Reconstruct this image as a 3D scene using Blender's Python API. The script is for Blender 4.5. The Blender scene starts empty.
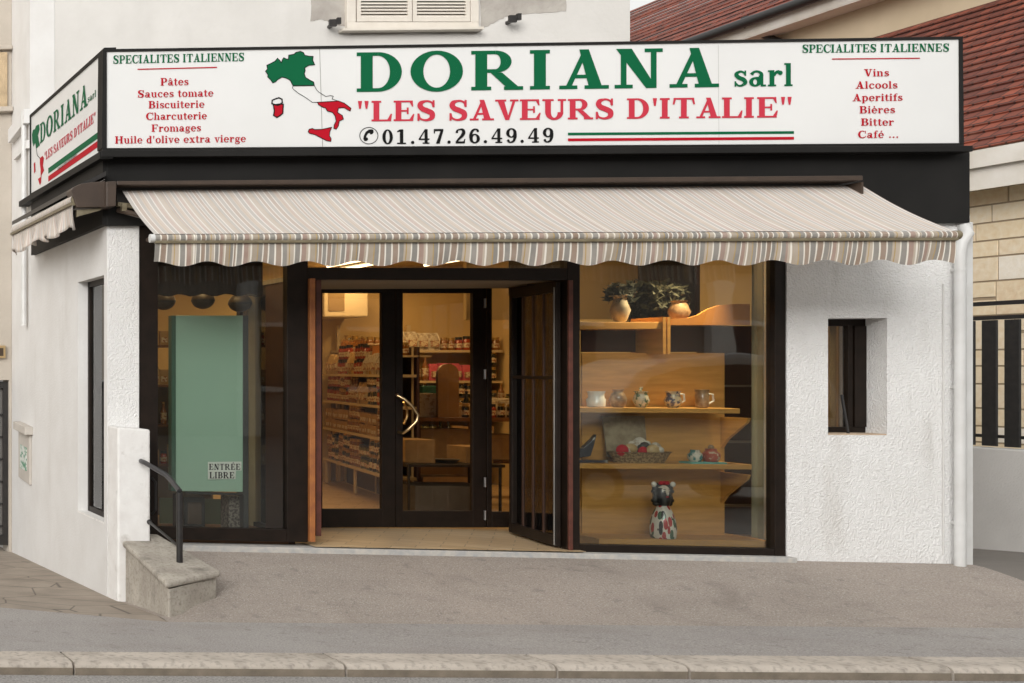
import bpy, math, random
from mathutils import Vector
random.seed(7)
sc = bpy.context.scene
COL = sc.collection
R = math.radians
# ---------------------------------------------------------------- camera, sky, sun
TH = R(5.28); F = 1180.0; PX = -339.0; PY = 370.0; CAM = (0.0, -10.53, 1.5)
cd = bpy.data.cameras.new('camera'); cam = bpy.data.objects.new('camera', cd); COL.objects.link(cam)
cam.location = CAM; cam.rotation_euler = (R(90), 0, TH)
cd.sensor_width = 36.0; cd.lens = F/1024*36
cd.shift_x = (512-PX)/1024; cd.shift_y = (PY-341.5)/1024
cd.clip_end = 1200; cd.clip_start = 0.1
sc.camera = cam
SUN_EL = R(20); SUN_AZ = R(214)      # azimuth measured clockwise from +Y
w = bpy.data.worlds.new('World'); sc.world = w; w.use_nodes = True
nt = w.node_tree; bg = nt.nodes['Background']
sky = nt.nodes.new('ShaderNodeTexSky'); sky.sky_type = 'NISHITA'; sky.sun_disc = False
sky.sun_elevation = SUN_EL; sky.sun_rotation = SUN_AZ; sky.dust_density = 6; sky.air_density = 1.5
hs = nt.nodes.new('ShaderNodeHueSaturation'); hs.inputs['Saturation'].default_value = 0.10; hs.inputs['Value'].default_value = 1.0
nt.links.new(sky.outputs[0], hs.inputs['Color'])
ov = nt.nodes.new('ShaderNodeMixRGB'); ov.inputs[0].default_value = 0.55; ov.inputs[2].default_value = (6.6, 6.5, 6.3, 1)   # overcast cloud layer
nt.links.new(hs.outputs[0], ov.inputs[1]); nt.links.new(ov.outputs[0], bg.inputs[0])
bg.inputs[1].default_value = 0.135
sd = bpy.data.lights.new('sun', 'SUN'); sd.energy = 1.75; sd.angle = R(36); sd.color = (1, .985, .955)
so = bpy.data.objects.new('sun', sd); COL.objects.link(so)
sdir = Vector((math.sin(SUN_AZ)*math.cos(SUN_EL), math.cos(SUN_AZ)*math.cos(SUN_EL), math.sin(SUN_EL)))
so.rotation_euler = sdir.to_track_quat('Z', 'Y').to_euler(); so.location = (0, -10, 20)
sc.view_settings.view_transform = 'Standard'; sc.view_settings.look = 'None'
sc.view_settings.gamma = 1; sc.view_settings.exposure = 0.38
sc.render.engine = 'CYCLES'
sc.cycles.max_bounces = 8; sc.cycles.transparent_max_bounces = 16
sc.cycles.sample_clamp_indirect = 4

# ---------------------------------------------------------------- survey helpers: measured picture points put onto real planes
c_, s_ = math.cos(TH), math.sin(TH)
def ray(px, py):
    a = (px-PX)/F; b = -(py-PY)/F
    return (c_*a-s_, s_*a+c_, b)
def onY(px, py, Y=0.0):
    d = ray(px, py); t = (Y-CAM[1])/d[1]; return Vector((d[0]*t, Y, CAM[2]+d[2]*t))
def onX(px, py, X):
    d = ray(px, py); t = X/d[0]; return Vector((X, CAM[1]+d[1]*t, CAM[2]+d[2]*t))
def onZ(px, py, Z):
    d = ray(px, py); t = (Z-CAM[2])/d[2]; return Vector((d[0]*t, CAM[1]+d[1]*t, Z))
def sl(x, y): return y + 7.35e-5*(y-234)*(x-512)      # the facade's gentle fall, y measured at mid width

# ---------------------------------------------------------------- materials
MATS = {}
def mat(name, col, rough=.6, var=.0, vscale=3.0, col2=None, bump=0, bscale=60, metal=0, coat=0, spec=.5, detail=6, thresh=None, bdetail=3, emit=None, es=1):
    if name in MATS: return MATS[name]
    m = bpy.data.materials.new(name); m.use_nodes = True; MATS[name] = m
    n = m.node_tree.nodes; l = m.node_tree.links; b = n['Principled BSDF']
    b.inputs['Roughness'].default_value = rough; b.inputs['Metallic'].default_value = metal
    b.inputs['Coat Weight'].default_value = coat; b.inputs['Specular IOR Level'].default_value = spec
    b.inputs['Base Color'].default_value = (*col, 1)
    tc = n.new('ShaderNodeTexCoord')
    if col2 or var:
        if not col2: col2 = tuple(max(0, c*(1-var)) for c in col)
        no = n.new('ShaderNodeTexNoise'); no.inputs['Scale'].default_value = vscale; no.inputs['Detail'].default_value = detail
        no.inputs['Roughness'].default_value = .6
        l.new(tc.outputs['Object'], no.inputs['Vector'])
        r = n.new('ShaderNodeValToRGB'); lo, hi = thresh or (.35, .65)
        r.color_ramp.elements[0].position = lo; r.color_ramp.elements[1].position = hi
        r.color_ramp.elements[0].color = (*col, 1); r.color_ramp.elements[1].color = (*col2, 1)
        l.new(no.outputs[0], r.inputs[0]); l.new(r.outputs[0], b.inputs['Base Color'])
    if bump:
        nb = n.new('ShaderNodeTexNoise'); nb.inputs['Scale'].default_value = bscale; nb.inputs['Detail'].default_value = bdetail
        l.new(tc.outputs['Object'], nb.inputs['Vector'])
        bu = n.new('ShaderNodeBump'); bu.inputs['Strength'].default_value = min(1, bump); bu.inputs['Distance'].default_value = .01
        l.new(nb.outputs[0], bu.inputs['Height']); l.new(bu.outputs[0], b.inputs['Normal'])
    if emit:
        b.inputs['Emission Color'].default_value = (*emit, 1); b.inputs['Emission Strength'].default_value = es
    return m
def N(m): return m.node_tree.nodes, m.node_tree.links, m.node_tree.nodes['Principled BSDF']

def add_noise_mix(m, col, scale, lo, hi, stretch=(1, 1, 1), detail=8, fac=1.0):
    """lays a second worn colour over a material through a noise mask"""
    n, l, b = N(m)
    tc = n.new('ShaderNodeTexCoord'); mp = n.new('ShaderNodeMapping'); mp.inputs['Scale'].default_value = stretch
    no = n.new('ShaderNodeTexNoise'); no.inputs['Scale'].default_value = scale; no.inputs['Detail'].default_value = detail
    mr = n.new('ShaderNodeMapRange'); mr.inputs['From Min'].default_value = lo; mr.inputs['From Max'].default_value = hi; mr.inputs['To Max'].default_value = fac
    mx = n.new('ShaderNodeMixRGB'); mx.inputs[2].default_value = (*col, 1)
    l.new(tc.outputs['Object'], mp.inputs[0]); l.new(mp.outputs[0], no.inputs['Vector']); l.new(no.outputs[0], mr.inputs[0]); l.new(mr.outputs[0], mx.inputs[0])
    src = b.inputs['Base Color']
    if src.is_linked:
        l.new(src.links[0].from_socket, mx.inputs[1])
    else: mx.inputs[1].default_value = src.default_value
    l.new(mx.outputs[0], src)
    return mx

def glass_mat(name, tint=(.93, .95, .93), refl=1.0):
    m = bpy.data.materials.new(name); m.use_nodes = True; n = m.node_tree.nodes; l = m.node_tree.links
    n.remove(n['Principled BSDF']); o = n['Material Output']
    t = n.new('ShaderNodeBsdfTransparent'); t.inputs[0].default_value = (*tint, 1)
    g = n.new('ShaderNodeBsdfGlossy'); g.inputs['Roughness'].default_value = .015; g.inputs[0].default_value = (refl, refl, refl, 1)
    fr = n.new('ShaderNodeFresnel'); fr.inputs[0].default_value = 1.5
    tc = n.new('ShaderNodeTexCoord'); no = n.new('ShaderNodeTexNoise'); no.inputs['Scale'].default_value = 1.3
    bu = n.new('ShaderNodeBump'); bu.inputs['Strength'].default_value = .12; bu.inputs['Distance'].default_value = .01
    l.new(tc.outputs['Object'], no.inputs['Vector']); l.new(no.outputs[0], bu.inputs['Height']); l.new(bu.outputs[0], g.inputs['Normal'])
    mx = n.new('ShaderNodeMixShader'); l.new(fr.outputs[0], mx.inputs[0]); l.new(t.outputs[0], mx.inputs[1]); l.new(g.outputs[0], mx.inputs[2]); l.new(mx.outputs[0], o.inputs[0])
    MATS[name] = m; return m

rough_white = mat('roughcast_white', (.765, .76, .75), .9, col2=(.72, .71, .695), vscale=1.6, bump=1, bscale=92, bdetail=8)
n, l, b = N(rough_white)      # lumpy hand-thrown render: a second, blobby relief
for x in n:
    if x.type == 'BUMP':
        vo = n.new('ShaderNodeTexVoronoi'); vo.feature = 'F1'; vo.inputs['Scale'].default_value = 66
        ad = n.new('ShaderNodeMath'); ad.operation = 'ADD'; src = x.inputs['Height'].links[0].from_socket
        tcn = [q for q in n if q.type == 'TEX_COORD'][0]; l.new(tcn.outputs['Object'], vo.inputs['Vector'])
        l.new(src, ad.inputs[0]); l.new(vo.outputs['Distance'], ad.inputs[1]); l.new(ad.outputs[0], x.inputs['Height']); x.inputs['Distance'].default_value = .0062
add_noise_mix(rough_white, (.50, .47, .43), 3.2, .58, .80, (1, 1, .25), fac=.6)
add_noise_mix(rough_white, (.40, .37, .33), 7, .60, .76, (1, 1, .12), fac=.35)
side_white = mat('smooth_render', (.69, .68, .665), .88, col2=(.64, .625, .605), vscale=2.2, bump=.35, bscale=45)
add_noise_mix(side_white, (.48, .45, .41), 2.3, .60, .85, (1, 1, .3), fac=.55)
pier_white = mat('painted_pier', (.78, .77, .75), .8, col2=(.70, .68, .66), vscale=6, bump=.5, bscale=30)
add_noise_mix(pier_white, (.36, .33, .29), 9, .62, .78, fac=.6)
upper_white = mat('old_stucco', (.63, .61, .58), .92, col2=(.57, .55, .52), vscale=1.2, bump=.4, bscale=20)
add_noise_mix(upper_white, (.42, .40, .37), 1.1, .55, .80, (1, 1, .35), fac=.6)
bare_render = mat('bare_grey_render', (.42, .39, .35), .95, col2=(.33, .30, .27), vscale=4, bump=.6, bscale=30)
black_paint = mat('black_fascia_paint', (.010, .0095, .009), .6, col2=(.015, .014, .013), vscale=2, spec=.2)
frame_dark = mat('bronze_aluminium', (.009, .0055, .0035), .45, col2=(.015, .009, .006), vscale=8, spec=.25)
awn_brown = mat('brown_awning_metal', (.060, .040, .028), .45, col2=(.045, .03, .022), vscale=7)
bar_olive = mat('weathered_awning_bar', (.13, .105, .06), .5, col2=(.20, .17, .11), vscale=14)
wood_red = mat('red_varnished_wood', (.12, .035, .022), .5, col2=(.07, .022, .014), vscale=12)
wood_orange = mat('orange_varnished_wood', (.36, .13, .035), .5, col2=(.26, .09, .03), vscale=14)
sign_white = mat('sign_white', (.71, .71, .70), .35, col2=(.68, .68, .67), vscale=1.3)
ink_green = mat('sign_green', (.001, .105, .040), .6, spec=.15)
ink_red = mat('sign_red', (.42, .004, .016), .6, spec=.15)
ink_pink = mat('sign_faded_red', (.50, .035, .060), .6, spec=.15)
ink_black = mat('sign_black', (.006, .006, .006), .6, spec=.15)
seam = mat('panel_seam', (.30, .29, .27), .6)
concrete = mat('weathered_concrete', (.47, .43, .37), .95, col2=(.33, .295, .25), vscale=3.5, bump=.8, bscale=70)
add_noise_mix(concrete, (.10, .085, .07), 4, .54, .70, (1, 1, .45), fac=.75); add_noise_mix(concrete, (.16, .14, .11), 40, .5, .7, fac=.5)
kerb_m = mat('kerb_granite', (.54, .48, .415), .9, col2=(.43, .38, .325), vscale=2.2, bump=.6, bscale=120)
add_noise_mix(kerb_m, (.19, .17, .145), 28, .50, .72, fac=.65); add_noise_mix(kerb_m, (.22, .19, .16), 4, .52, .72, fac=.55)
kerb_d = mat('kerb_shaded_grimy_face', (.23, .19, .145), .95, col2=(.15, .125, .095), vscale=6, bump=.6, bscale=90)  # front face: some grime, mostly shade painted into the darker colour
asph_brown = mat('brown_asphalt', (.40, .34, .295), .95, col2=(.35, .30, .26), vscale=1.1, bump=1, bscale=150)
asph_grey = mat('grey_asphalt', (.385, .36, .34), .95, col2=(.345, .32, .305), vscale=1.2, bump=1, bscale=150)
for m_ in (asph_brown, asph_grey):       # bright and dark aggregate
    add_noise_mix(m_, (.60, .56, .51), 88, .53, .66, detail=4, fac=.55)
    add_noise_mix(m_, (.13, .12, .11), 80, .54, .68, detail=4, fac=.55)
    add_noise_mix(m_, (.17, .155, .14), 9, .60, .70, (1, 1, 1), detail=8, fac=.35)
    add_noise_mix(m_, (.24, .20, .17), 1.3, .5, .8, (1, 2.5, 1), fac=.3)
add_noise_mix(asph_brown, (.20, .165, .14), 2.1, .6, .74, fac=.35)
asph_pass = mat('passage_asphalt', (.24, .215, .19), .95, col2=(.20, .18, .16), vscale=1.5, bump=1, bscale=150)
road_m = mat('road_asphalt', (.36, .345, .33), .95, col2=(.29, .275, .26), vscale=1.5, bump=.9, bscale=130)
add_noise_mix(road_m, (.12, .11, .10), 60, .52, .66, detail=5, fac=.7); add_noise_mix(road_m, (.6, .56, .52), 66, .55, .66, detail=4, fac=.6)
slab_m = mat('old_paving', (.35, .295, .24), .95, col2=(.26, .22, .18), vscale=2.5, bump=.7, bscale=60)
n, l, b = N(slab_m)                        # crazed slabs: thin dark joints
vo = n.new('ShaderNodeTexVoronoi'); vo.feature = 'DISTANCE_TO_EDGE'; vo.inputs['Scale'].default_value = 1.9
tc = n.new('ShaderNodeTexCoord'); l.new(tc.outputs['Object'], vo.inputs['Vector'])
mr = n.new('ShaderNodeMapRange'); mr.inputs['From Max'].default_value = .022; mr.inputs['To Min'].default_value = .75; mr.inputs['To Max'].default_value = 0; l.new(vo.outputs['Distance'], mr.inputs[0])
mx = n.new('ShaderNodeMixRGB'); mx.inputs[2].default_value = (.06, .052, .045, 1); l.new(mr.outputs[0], mx.inputs[0]); l.new(b.inputs['Base Color'].links[0].from_socket, mx.inputs[1]); l.new(mx.outputs[0], b.inputs['Base Color'])
terrain_m = mat('distant_ground', (.12, .12, .09), .95, col2=(.08, .09, .06), vscale=.2)
cream = mat('cream_render', (.62, .50, .35), .9, col2=(.56, .45, .31), vscale=1.5)
cream_trim = mat('cream_paint', (.80, .76, .70), .7, col2=(.68, .63, .55), vscale=2)
beige_wall = mat('beige_render', (.47, .42, .36), .93, col2=(.41, .365, .31), vscale=1.5, bump=.4, bscale=40)
gutter_m = mat('dark_gutter', (.022, .02, .019), .45)
iron_black = mat('black_iron', (.014, .013, .013), .4, col2=(.025, .022, .02), vscale=18)
grey_wall = mat('grey_white_render', (.64, .62, .595), .92, col2=(.58, .56, .535), vscale=1.8, bump=.5, bscale=50)
white_pvc = mat('white_pipe', (.62, .62, .61), .45, col2=(.56, .555, .54), vscale=5)
threshold_m = mat('painted_threshold', (.50, .47, .42), .8, col2=(.36, .36, .36), vscale=16, bump=.3)
shutter_m = mat('cream_shutter', (.66, .61, .54), .6, col2=(.60, .55, .48), vscale=6)
in_wall = mat('cream_inner_wall', (.62, .47, .24), .8, col2=(.57, .43, .22), vscale=1)
in_ceil = mat('inner_ceiling', (.60, .50, .32), .85)
shelf_m = mat('cream_metal_shelf', (.60, .50, .33), .5)
ply = mat('plywood_honey', (.60, .31, .075), .5, col2=(.46, .23, .052), vscale=3)
n, l, b = N(ply)
for x in n:
    if x.type == 'TEX_NOISE':
        mp = n.new('ShaderNodeMapping'); mp.inputs['Scale'].default_value = (1, 1, 9); src = x.inputs['Vector'].links[0].from_socket; l.new(src, mp.inputs[0]); l.new(mp.outputs[0], x.inputs['Vector'])
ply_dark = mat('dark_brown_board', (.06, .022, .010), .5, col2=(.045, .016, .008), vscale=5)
green_board = mat('pale_green_board', (.42, .60, .48), .35, col2=(.38, .56, .44), vscale=.8)
curtain_m = mat('olive_curtain', (.30, .28, .18), .9)
dark_cloth = mat('dark_brown_valance', (.035, .018, .010), .9)
brass = mat('brushed_brass', (.62, .46, .25), .28, metal=1)
steel = mat('dull_steel', (.35, .34, .33), .35, metal=1)
ceramic = mat('cream_ceramic', (.55, .49, .36), .25, col2=(.10, .16, .10), vscale=28, thresh=(.52, .56), coat=.4)
ceramic_w = mat('white_ceramic', (.72, .69, .62), .2, coat=.4)
leaf_dark = mat('dark_leaf', (.006, .010, .004), .8)
tile_floor = mat('beige_floor_tile', (.52, .39, .24), .35)
n, l, b = N(tile_floor)
br = n.new('ShaderNodeTexBrick'); br.inputs['Scale'].default_value = 1; br.offset = .5
br.inputs['Color1'].default_value = (.50, .36, .21, 1); br.inputs['Color2'].default_value = (.60, .45, .28, 1); br.inputs['Mortar'].default_value = (.30, .22, .14, 1)
br.inputs['Brick Width'].default_value = .33; br.inputs['Row Height'].default_value = .165; br.inputs['Mortar Size'].default_value = .004
tc = n.new('ShaderNodeTexCoord'); mp = n.new('ShaderNodeMapping'); mp.inputs['Rotation'].default_value = (0, 0, R(32))
l.new(tc.outputs['Object'], mp.inputs[0]); l.new(mp.outputs[0], br.inputs['Vector']); l.new(br.outputs[0], b.inputs['Base Color'])
GLASS = glass_mat('window_glass')
GLASS_IN = glass_mat('door_glass', (.90, .86, .80))

# ---------------------------------------------------------------- mesh helpers
class MB:
    def __init__(s): s.v = []; s.f = []; s.m = []; s.cm = 0; s.uv = {}
    def poly(s, pts):
        k = len(s.v); s.v += [Vector(p) for p in pts]; s.f.append(list(range(k, k+len(pts)))); s.m.append(s.cm); return s
    def prism(s, pts, vec):
        k = len(s.v); n_ = len(pts); vec = Vector(vec)
        s.v += [Vector(p) for p in pts] + [Vector(p)+vec for p in pts]
        s.f.append(list(range(k, k+n_))); s.f.append(list(range(k+2*n_-1, k+n_-1, -1)))
        for i in range(n_): j = (i+1) % n_; s.f.append([k+i, k+n_+i, k+n_+j, k+j])
        s.m += [s.cm]*(n_+2); return s
    def box(s, x0, y0, z0, x1, y1, z1):
        return s.prism([(x0, y0, z0), (x1, y0, z0), (x1, y0, z1), (x0, y0, z1)], (0, y1-y0, 0))
    def rect(s, x0, y0, x1, y1, Y, d):          # picture rectangle on the plane Y, following the facade's fall
        return s.prism([onY(x0, sl(x0, y1), Y), onY(x1, sl(x1, y1), Y), onY(x1, sl(x1, y0), Y), onY(x0, sl(x0, y0), Y)], (0, d, 0))
    def pp(s, pts, Y, d): return s.prism([onY(x, y, Y) for x, y in pts], (0, d, 0))
    def hole(s, o, i, Y0, d):                   # o,i = (x0,z0,x1,z1): slab with an opening, made of butting blocks
        Y1 = Y0+d
        O0 = [(o[0], o[1]), (o[2], o[1]), (o[2], o[3]), (o[0], o[3])]; I0 = [(i[0], i[1]), (i[2], i[1]), (i[2], i[3]), (i[0], i[3])]
        k = len(s.v)
        for Y in (Y0, Y1):
            for q in O0+I0: s.v.append(Vector((q[0], Y, q[1])))
        for a in range(4):
            bb = (a+1) % 4
            s.f += [[k+a, k+bb, k+4+bb, k+4+a], [k+8+bb, k+8+a, k+12+a, k+12+bb], [k+bb, k+a, k+8+a, k+8+bb], [k+4+a, k+4+bb, k+12+bb, k+12+a]]
            s.m += [s.cm]*4
        return s
    def holeX(s, o, i, X0, d):                  # same in a plane of constant X; o,i=(y0,z0,y1,z1)
        k = len(s.v); MB.hole(s, o, i, 0, 1)
        for q in range(k, len(s.v)):
            v = s.v[q]; s.v[q] = Vector((X0+d*v.y, v.x, v.z))
        return s
    def cyl(s, p0, p1, r, n=12, r2=None):
        return s.tube([p0, p1], [r, r2 if r2 is not None else r], n)
    def tube(s, pts, r, n=10, cap=True):
        pts = [Vector(p) for p in pts]; rs = r if isinstance(r, (list, tuple)) else [r]*len(pts); k = len(s.v)
        prev = None
        for i, p in enumerate(pts):
            t = (pts[min(i+1, len(pts)-1)]-pts[max(i-1, 0)]).normalized()
            if prev is None: a = t.orthogonal().normalized()
            else: a = (prev-t*prev.dot(t)).normalized()
            prev = a; b2 = t.cross(a)
            for j in range(n):
                an = 2*math.pi*j/n; s.v.append(p+(a*math.cos(an)+b2*math.sin(an))*rs[i])
        for i in range(len(pts)-1):
            for j in range(n):
                q = (j+1) % n; s.f.append([k+i*n+j, k+i*n+q, k+(i+1)*n+q, k+(i+1)*n+j]); s.m.append(s.cm)
        if cap:
            s.f.append([k+j for j in range(n)][::-1]); s.f.append([k+(len(pts)-1)*n+j for j in range(n)]); s.m += [s.cm]*2
        return s
    def lathe(s, c, prof, n=16, sx=1, sy=1):
        c = Vector(c); k = len(s.v)
        for r, z in prof:
            for j in range(n):
                an = 2*math.pi*j/n; s.v.append(c+Vector((r*math.cos(an)*sx, r*math.sin(an)*sy, z)))
        for i in range(len(prof)-1):
            for j in range(n):
                q = (j+1) % n; s.f.append([k+i*n+j, k+i*n+q, k+(i+1)*n+q, k+(i+1)*n+j]); s.m.append(s.cm)
        s.f.append([k+j for j in range(n)][::-1]); s.f.append([k+(len(prof)-1)*n+j for j in range(n)]); s.m += [s.cm]*2
        return s
    def ball(s, c, rx, ry=None, rz=None, n=14, m=8):
        ry = ry or rx; rz = rz or rx
        pr = [(max(1e-4, math.sin(math.pi*i/m)), -math.cos(math.pi*i/m)) for i in range(m+1)]
        return s.lathe(c, [(r*rx, z*rz) for r, z in pr], n, 1, ry/rx)

def base_of(o): return Vector(o.get('_b', (0, 0, 0)))
BASE = {}
def tag(o, label=None, cat=None, group=None, kind=None):
    if label: o['label'] = label
    if cat: o['category'] = cat
    if group: o['group'] = group
    if kind: o['kind'] = kind
    return o
def thing(name, loc, label, cat, group=None):
    o = bpy.data.objects.new(name, None); COL.objects.link(o); o.location = loc; o.empty_display_size = .1
    BASE[o.name] = Vector(loc); return tag(o, label, cat, group)
def mk(name, mb, mats, parent=None, smooth=False, bevel=0, **t):
    me = bpy.data.meshes.new(name)
    if parent is not None: org = BASE[parent.name]
    else:
        xs = [v.x for v in mb.v]; ys = [v.y for v in mb.v]; zs = [v.z for v in mb.v]
        org = Vector(((min(xs)+max(xs))/2, (min(ys)+max(ys))/2, min(zs)))
    me.from_pydata([v-org for v in mb.v], [], mb.f)
    if not isinstance(mats, (list, tuple)): mats = [mats]
    for m in mats: me.materials.append(m)
    for p, mi in zip(me.polygons, mb.m): p.material_index = mi; p.use_smooth = bool(smooth)
    me.validate()
    import bmesh
    bm = bmesh.new(); bm.from_mesh(me)
    if getattr(mb, 'fixn', True): bmesh.ops.recalc_face_normals(bm, faces=bm.faces)
    bm.to_mesh(me); bm.free()
    o = bpy.data.objects.new(name, me); COL.objects.link(o); BASE[o.name] = org
    if parent is not None: o.parent = parent
    else: o.location = org
    if smooth and smooth != 'full':
        for p in me.polygons: p.use_smooth = True
        try: me.set_sharp_from_angle(angle=R(40))
        except Exception: pass
    if bevel:
        bv = o.modifiers.new('bevel', 'BEVEL'); bv.width = bevel; bv.segments = 2; bv.limit_method = 'ANGLE'
    return tag(o, **t)
def structure(name, mb, m, **k): o = mk(name, mb, m, **k); o['kind'] = 'structure'; return o
def copy_thing(o, loc, label=None, group=None, rz=None, scale=None):
    c = o.copy(); COL.objects.link(c); c.location = loc
    if rz is not None: c.rotation_euler = (0, 0, rz)
    if scale: c.scale = scale
    if label: c['label'] = label
    if group: c['group'] = group
    for ch in list(o.children):
        d = ch.copy(); COL.objects.link(d); d.parent = c
        for g in list(ch.children):
            e = g.copy(); COL.objects.link(e); e.parent = d
    return c

# ================================================================= GROUND
KL = onZ(0, 651.5, -.36); KR = onZ(1024, 657.5, -.36)
kd = (KR-KL).normalized(); kn = Vector((-kd.y, kd.x, 0))       # along the kerb, and towards the shop
def kerbY(X): return KL.y+(X-KL.x)*kd.y/kd.x
bl = onZ(0, 620, -.36); brr = onZ(1024, 628, -.33)
def boundY(X): return bl.y+(X-bl.x)*(brr.y-bl.y)/(brr.x-bl.x)
def grid(name, x0, x1, fy0, fy1, fz, m, nx=24, ny=10):
    mb = MB(); mb.fixn = False
    for i in range(nx+1):
        X = x0+(x1-x0)*i/nx
        for j in range(ny+1):
            a, b2 = fy0(X), fy1(X); Y = a+(b2-a)*j/ny
            mb.v.append(Vector((X, Y, fz(X, Y))))
    for i in range(nx):
        for j in range(ny):
            k = i*(ny+1)+j; mb.f.append([k, k+ny+1, k+ny+2, k+1]); mb.m.append(0)
    return structure(name, mb, m, smooth='full')
XL = 2.93
def zleft(X, Y):     # side street: falls gently to the back
    if X < 1.2 and Y < -.3: return -.36 if Y < -1.35 else -.36-.0812*(Y+1.35)
    if Y < -1.35: return -.36
    return -.36-.056*(Y+1.35)*(1.45 if Y < -.3 else 1) if Y < -.3 else -.445-.058*(Y+.3)
def zramp(X, Y):
    b2 = boundY(X); t = min(1, max(0, (Y-b2)/(-.06-b2)))
    zf = -.36+.005*(X-2.93)
    top = -.05-.006*(X-5)
    s = t*t*(3-2*t)*.35+t*.65
    return zf+(top-zf)*s
def zfore(X, Y):
    f = min(1, max(0, (X-2.985)/.30)); f = f*f*(3-2*f); a = zleft(X, Y)
    return a+(zramp(X, Y)-a)*f
def zband(X, Y):
    k = kerbY(X); b2 = boundY(X); t = (Y-k)/(b2-k)
    return -.36+(zramp(X, b2)+.36)*t if X >= XL-1e-6 else -.36
gl0, gl1 = onZ(0, 607, -.36), onZ(160, 620.5, -.36)
def boundL(X): return gl0.y+(X-gl0.x)*(gl1.y-gl0.y)/(gl1.x-gl0.x) if X > 0 else gl0.y-gl0.x*(gl1.y-gl0.y)/(gl1.x-gl0.x)
grid('pavement', -40, 0, kerbY, boundL, lambda X, Y: -.36, asph_grey, 20, 3)
grid('pavement', 0, XL, kerbY, lambda X: boundL(X)+(boundY(XL)-boundL(XL))*X/XL, lambda X, Y: -.36, asph_grey, 20, 3)
grid('pavement', XL, 40, kerbY, boundY, zband, asph_grey, 40, 3)
grid('side_street_paving', -25, 0, boundL, lambda X: 14, zleft, slab_m, 12, 60)
grid('side_street_paving', 0, XL, lambda X: boundL(X)+(boundY(XL)-boundL(XL))*X/XL, lambda X: 14, zleft, slab_m, 12, 60)
grid('forecourt_paving', XL, 3.4, boundY, lambda X: -.0, zfore, asph_brown, 12, 24)
grid('forecourt_paving', 3.4, 9.715, boundY, lambda X: -.0, zramp, asph_brown, 30, 12)
def zpass(X, Y):
    z0 = zramp(X, min(Y, -.06))
    return z0 if Y < 0 else z0-.075*Y
grid('passage_paving', 9.715, 11.8, boundY, lambda X: 12, zpass, asph_pass, 6, 60)
grid('pavement', 11.8, 40, boundY, lambda X: boundY(X)+1.2, lambda X, Y: -.33, asph_grey, 6, 3)
mb = MB(); mb.box(11.8, -3, -2.2, 60, -2.9, -1.3); 
# kerb stones: each stone its own block with a rounded nose
joints = [-60, -30, -8]+[onZ(x, 662, -.37).x for x in (-330, -110, 69, 336, 541, 669, 921, 1130, 1330)]+[14, 18, 40]
proto_k = None
for i in range(len(joints)-1):
    a = joints[i]; b2 = joints[i+1]; mb = MB()
    P0 = Vector((a+.008, kerbY(a), 0)); P1 = Vector((b2-.008, kerbY(b2), 0))
    prof = [(0, -.358), (-.235, -.360), (-.262, -.367), (-.275, -.38), (-.28, -.395), (-.285, -.6), (0, -.6)]
    mb.prism([P0+kn*q+Vector((0, 0, z)) for q, z in prof], P1-P0)
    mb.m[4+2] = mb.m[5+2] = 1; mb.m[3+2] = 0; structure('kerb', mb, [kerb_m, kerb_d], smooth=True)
# road
mb = MB(); e0 = Vector((-60, kerbY(-60), -.442))-kn*.27; e1 = Vector((60, kerbY(60), -.442))-kn*.27
mb.poly([(-60, -60, -.442), (60, -60, -.442), e1, e0]); structure('road', mb, road_m)
mb = MB(); mb.poly([(-400, -400, -2.4), (400, -400, -2.4), (400, 400, -2.4), (-400, 400, -2.4)]); structure('ground', mb, terrain_m)

# ================================================================= SHOP BUILDING
XW = 2.905; XR = 9.712; YM = 3.04
shop = thing('shop_building', (XW, 0, 0), 'white corner grocery with black fascia, glazed front and open folding door', 'shop')
# side wall with its window
yo0, yo1 = .09, onX(78, 400, XW).y
mb = MB(); mb.holeX((.0, -1.2, 12, 3.0), (yo0, .17, yo1, 2.33), XW, .27)
mb.box(XW, YM, 3.001, XW+.27, 12, 9.5); mb.box(XW, 0, 3.001, XW+.27, YM-.001, 4.06)
mk('side_wall', mb, side_white, shop)
mb = MB(); mb.box(XW+.004, -.004, -.6, XW+.266, .004, 2.76); mk('corner_pier', mb, rough_white, shop)
# low pier that runs out in front of the corner
mb = MB(); mb.prism([(XW+.002, -.31, -.7), (3.172, -.31, -.7), (3.172, -.31, 1.0), (XW+.002, -.31, 1.02)], (0, .302, 0)); mk('low_pier', mb, pier_white, shop, bevel=.015)
# front wall to the right of the shop window
xw0 = onY(787, 400).x; h0 = onY(828, 435); h1 = onY(887, 318)
mb = MB(); mb.hole((xw0, -.4, XR, 2.76), (h0.x, h0.z, h1.x, h1.z), 0, .28); mk('front_wall', mb, rough_white, shop)
mb = MB(); mb.box(h0.x-.0, .004, h0.z-.02, h1.x, .2, h0.z+.012); mk('window_sill', mb, mat('tan_sill', (.50, .38, .27), .8, .2), shop)
# right side wall, back, roof, carcass above the shop front
mb = MB(); mb.box(XR-.12, .28, -1.2, XR, 12, 4.08); mk('side_wall', mb, side_white, shop)
mb = MB(); mb.box(XW+.28, 12, -1.2, XR-.13, 12.2, 4.0); mk('rear_wall', mb, side_white, shop)
mb = MB(); mb.box(XW+.28, .02, 2.94, XR-.125, 11.99, 4.06); mk('roof_slab', mb, mat('flat_roof', (.12, .12, .12), .9), shop)
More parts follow.
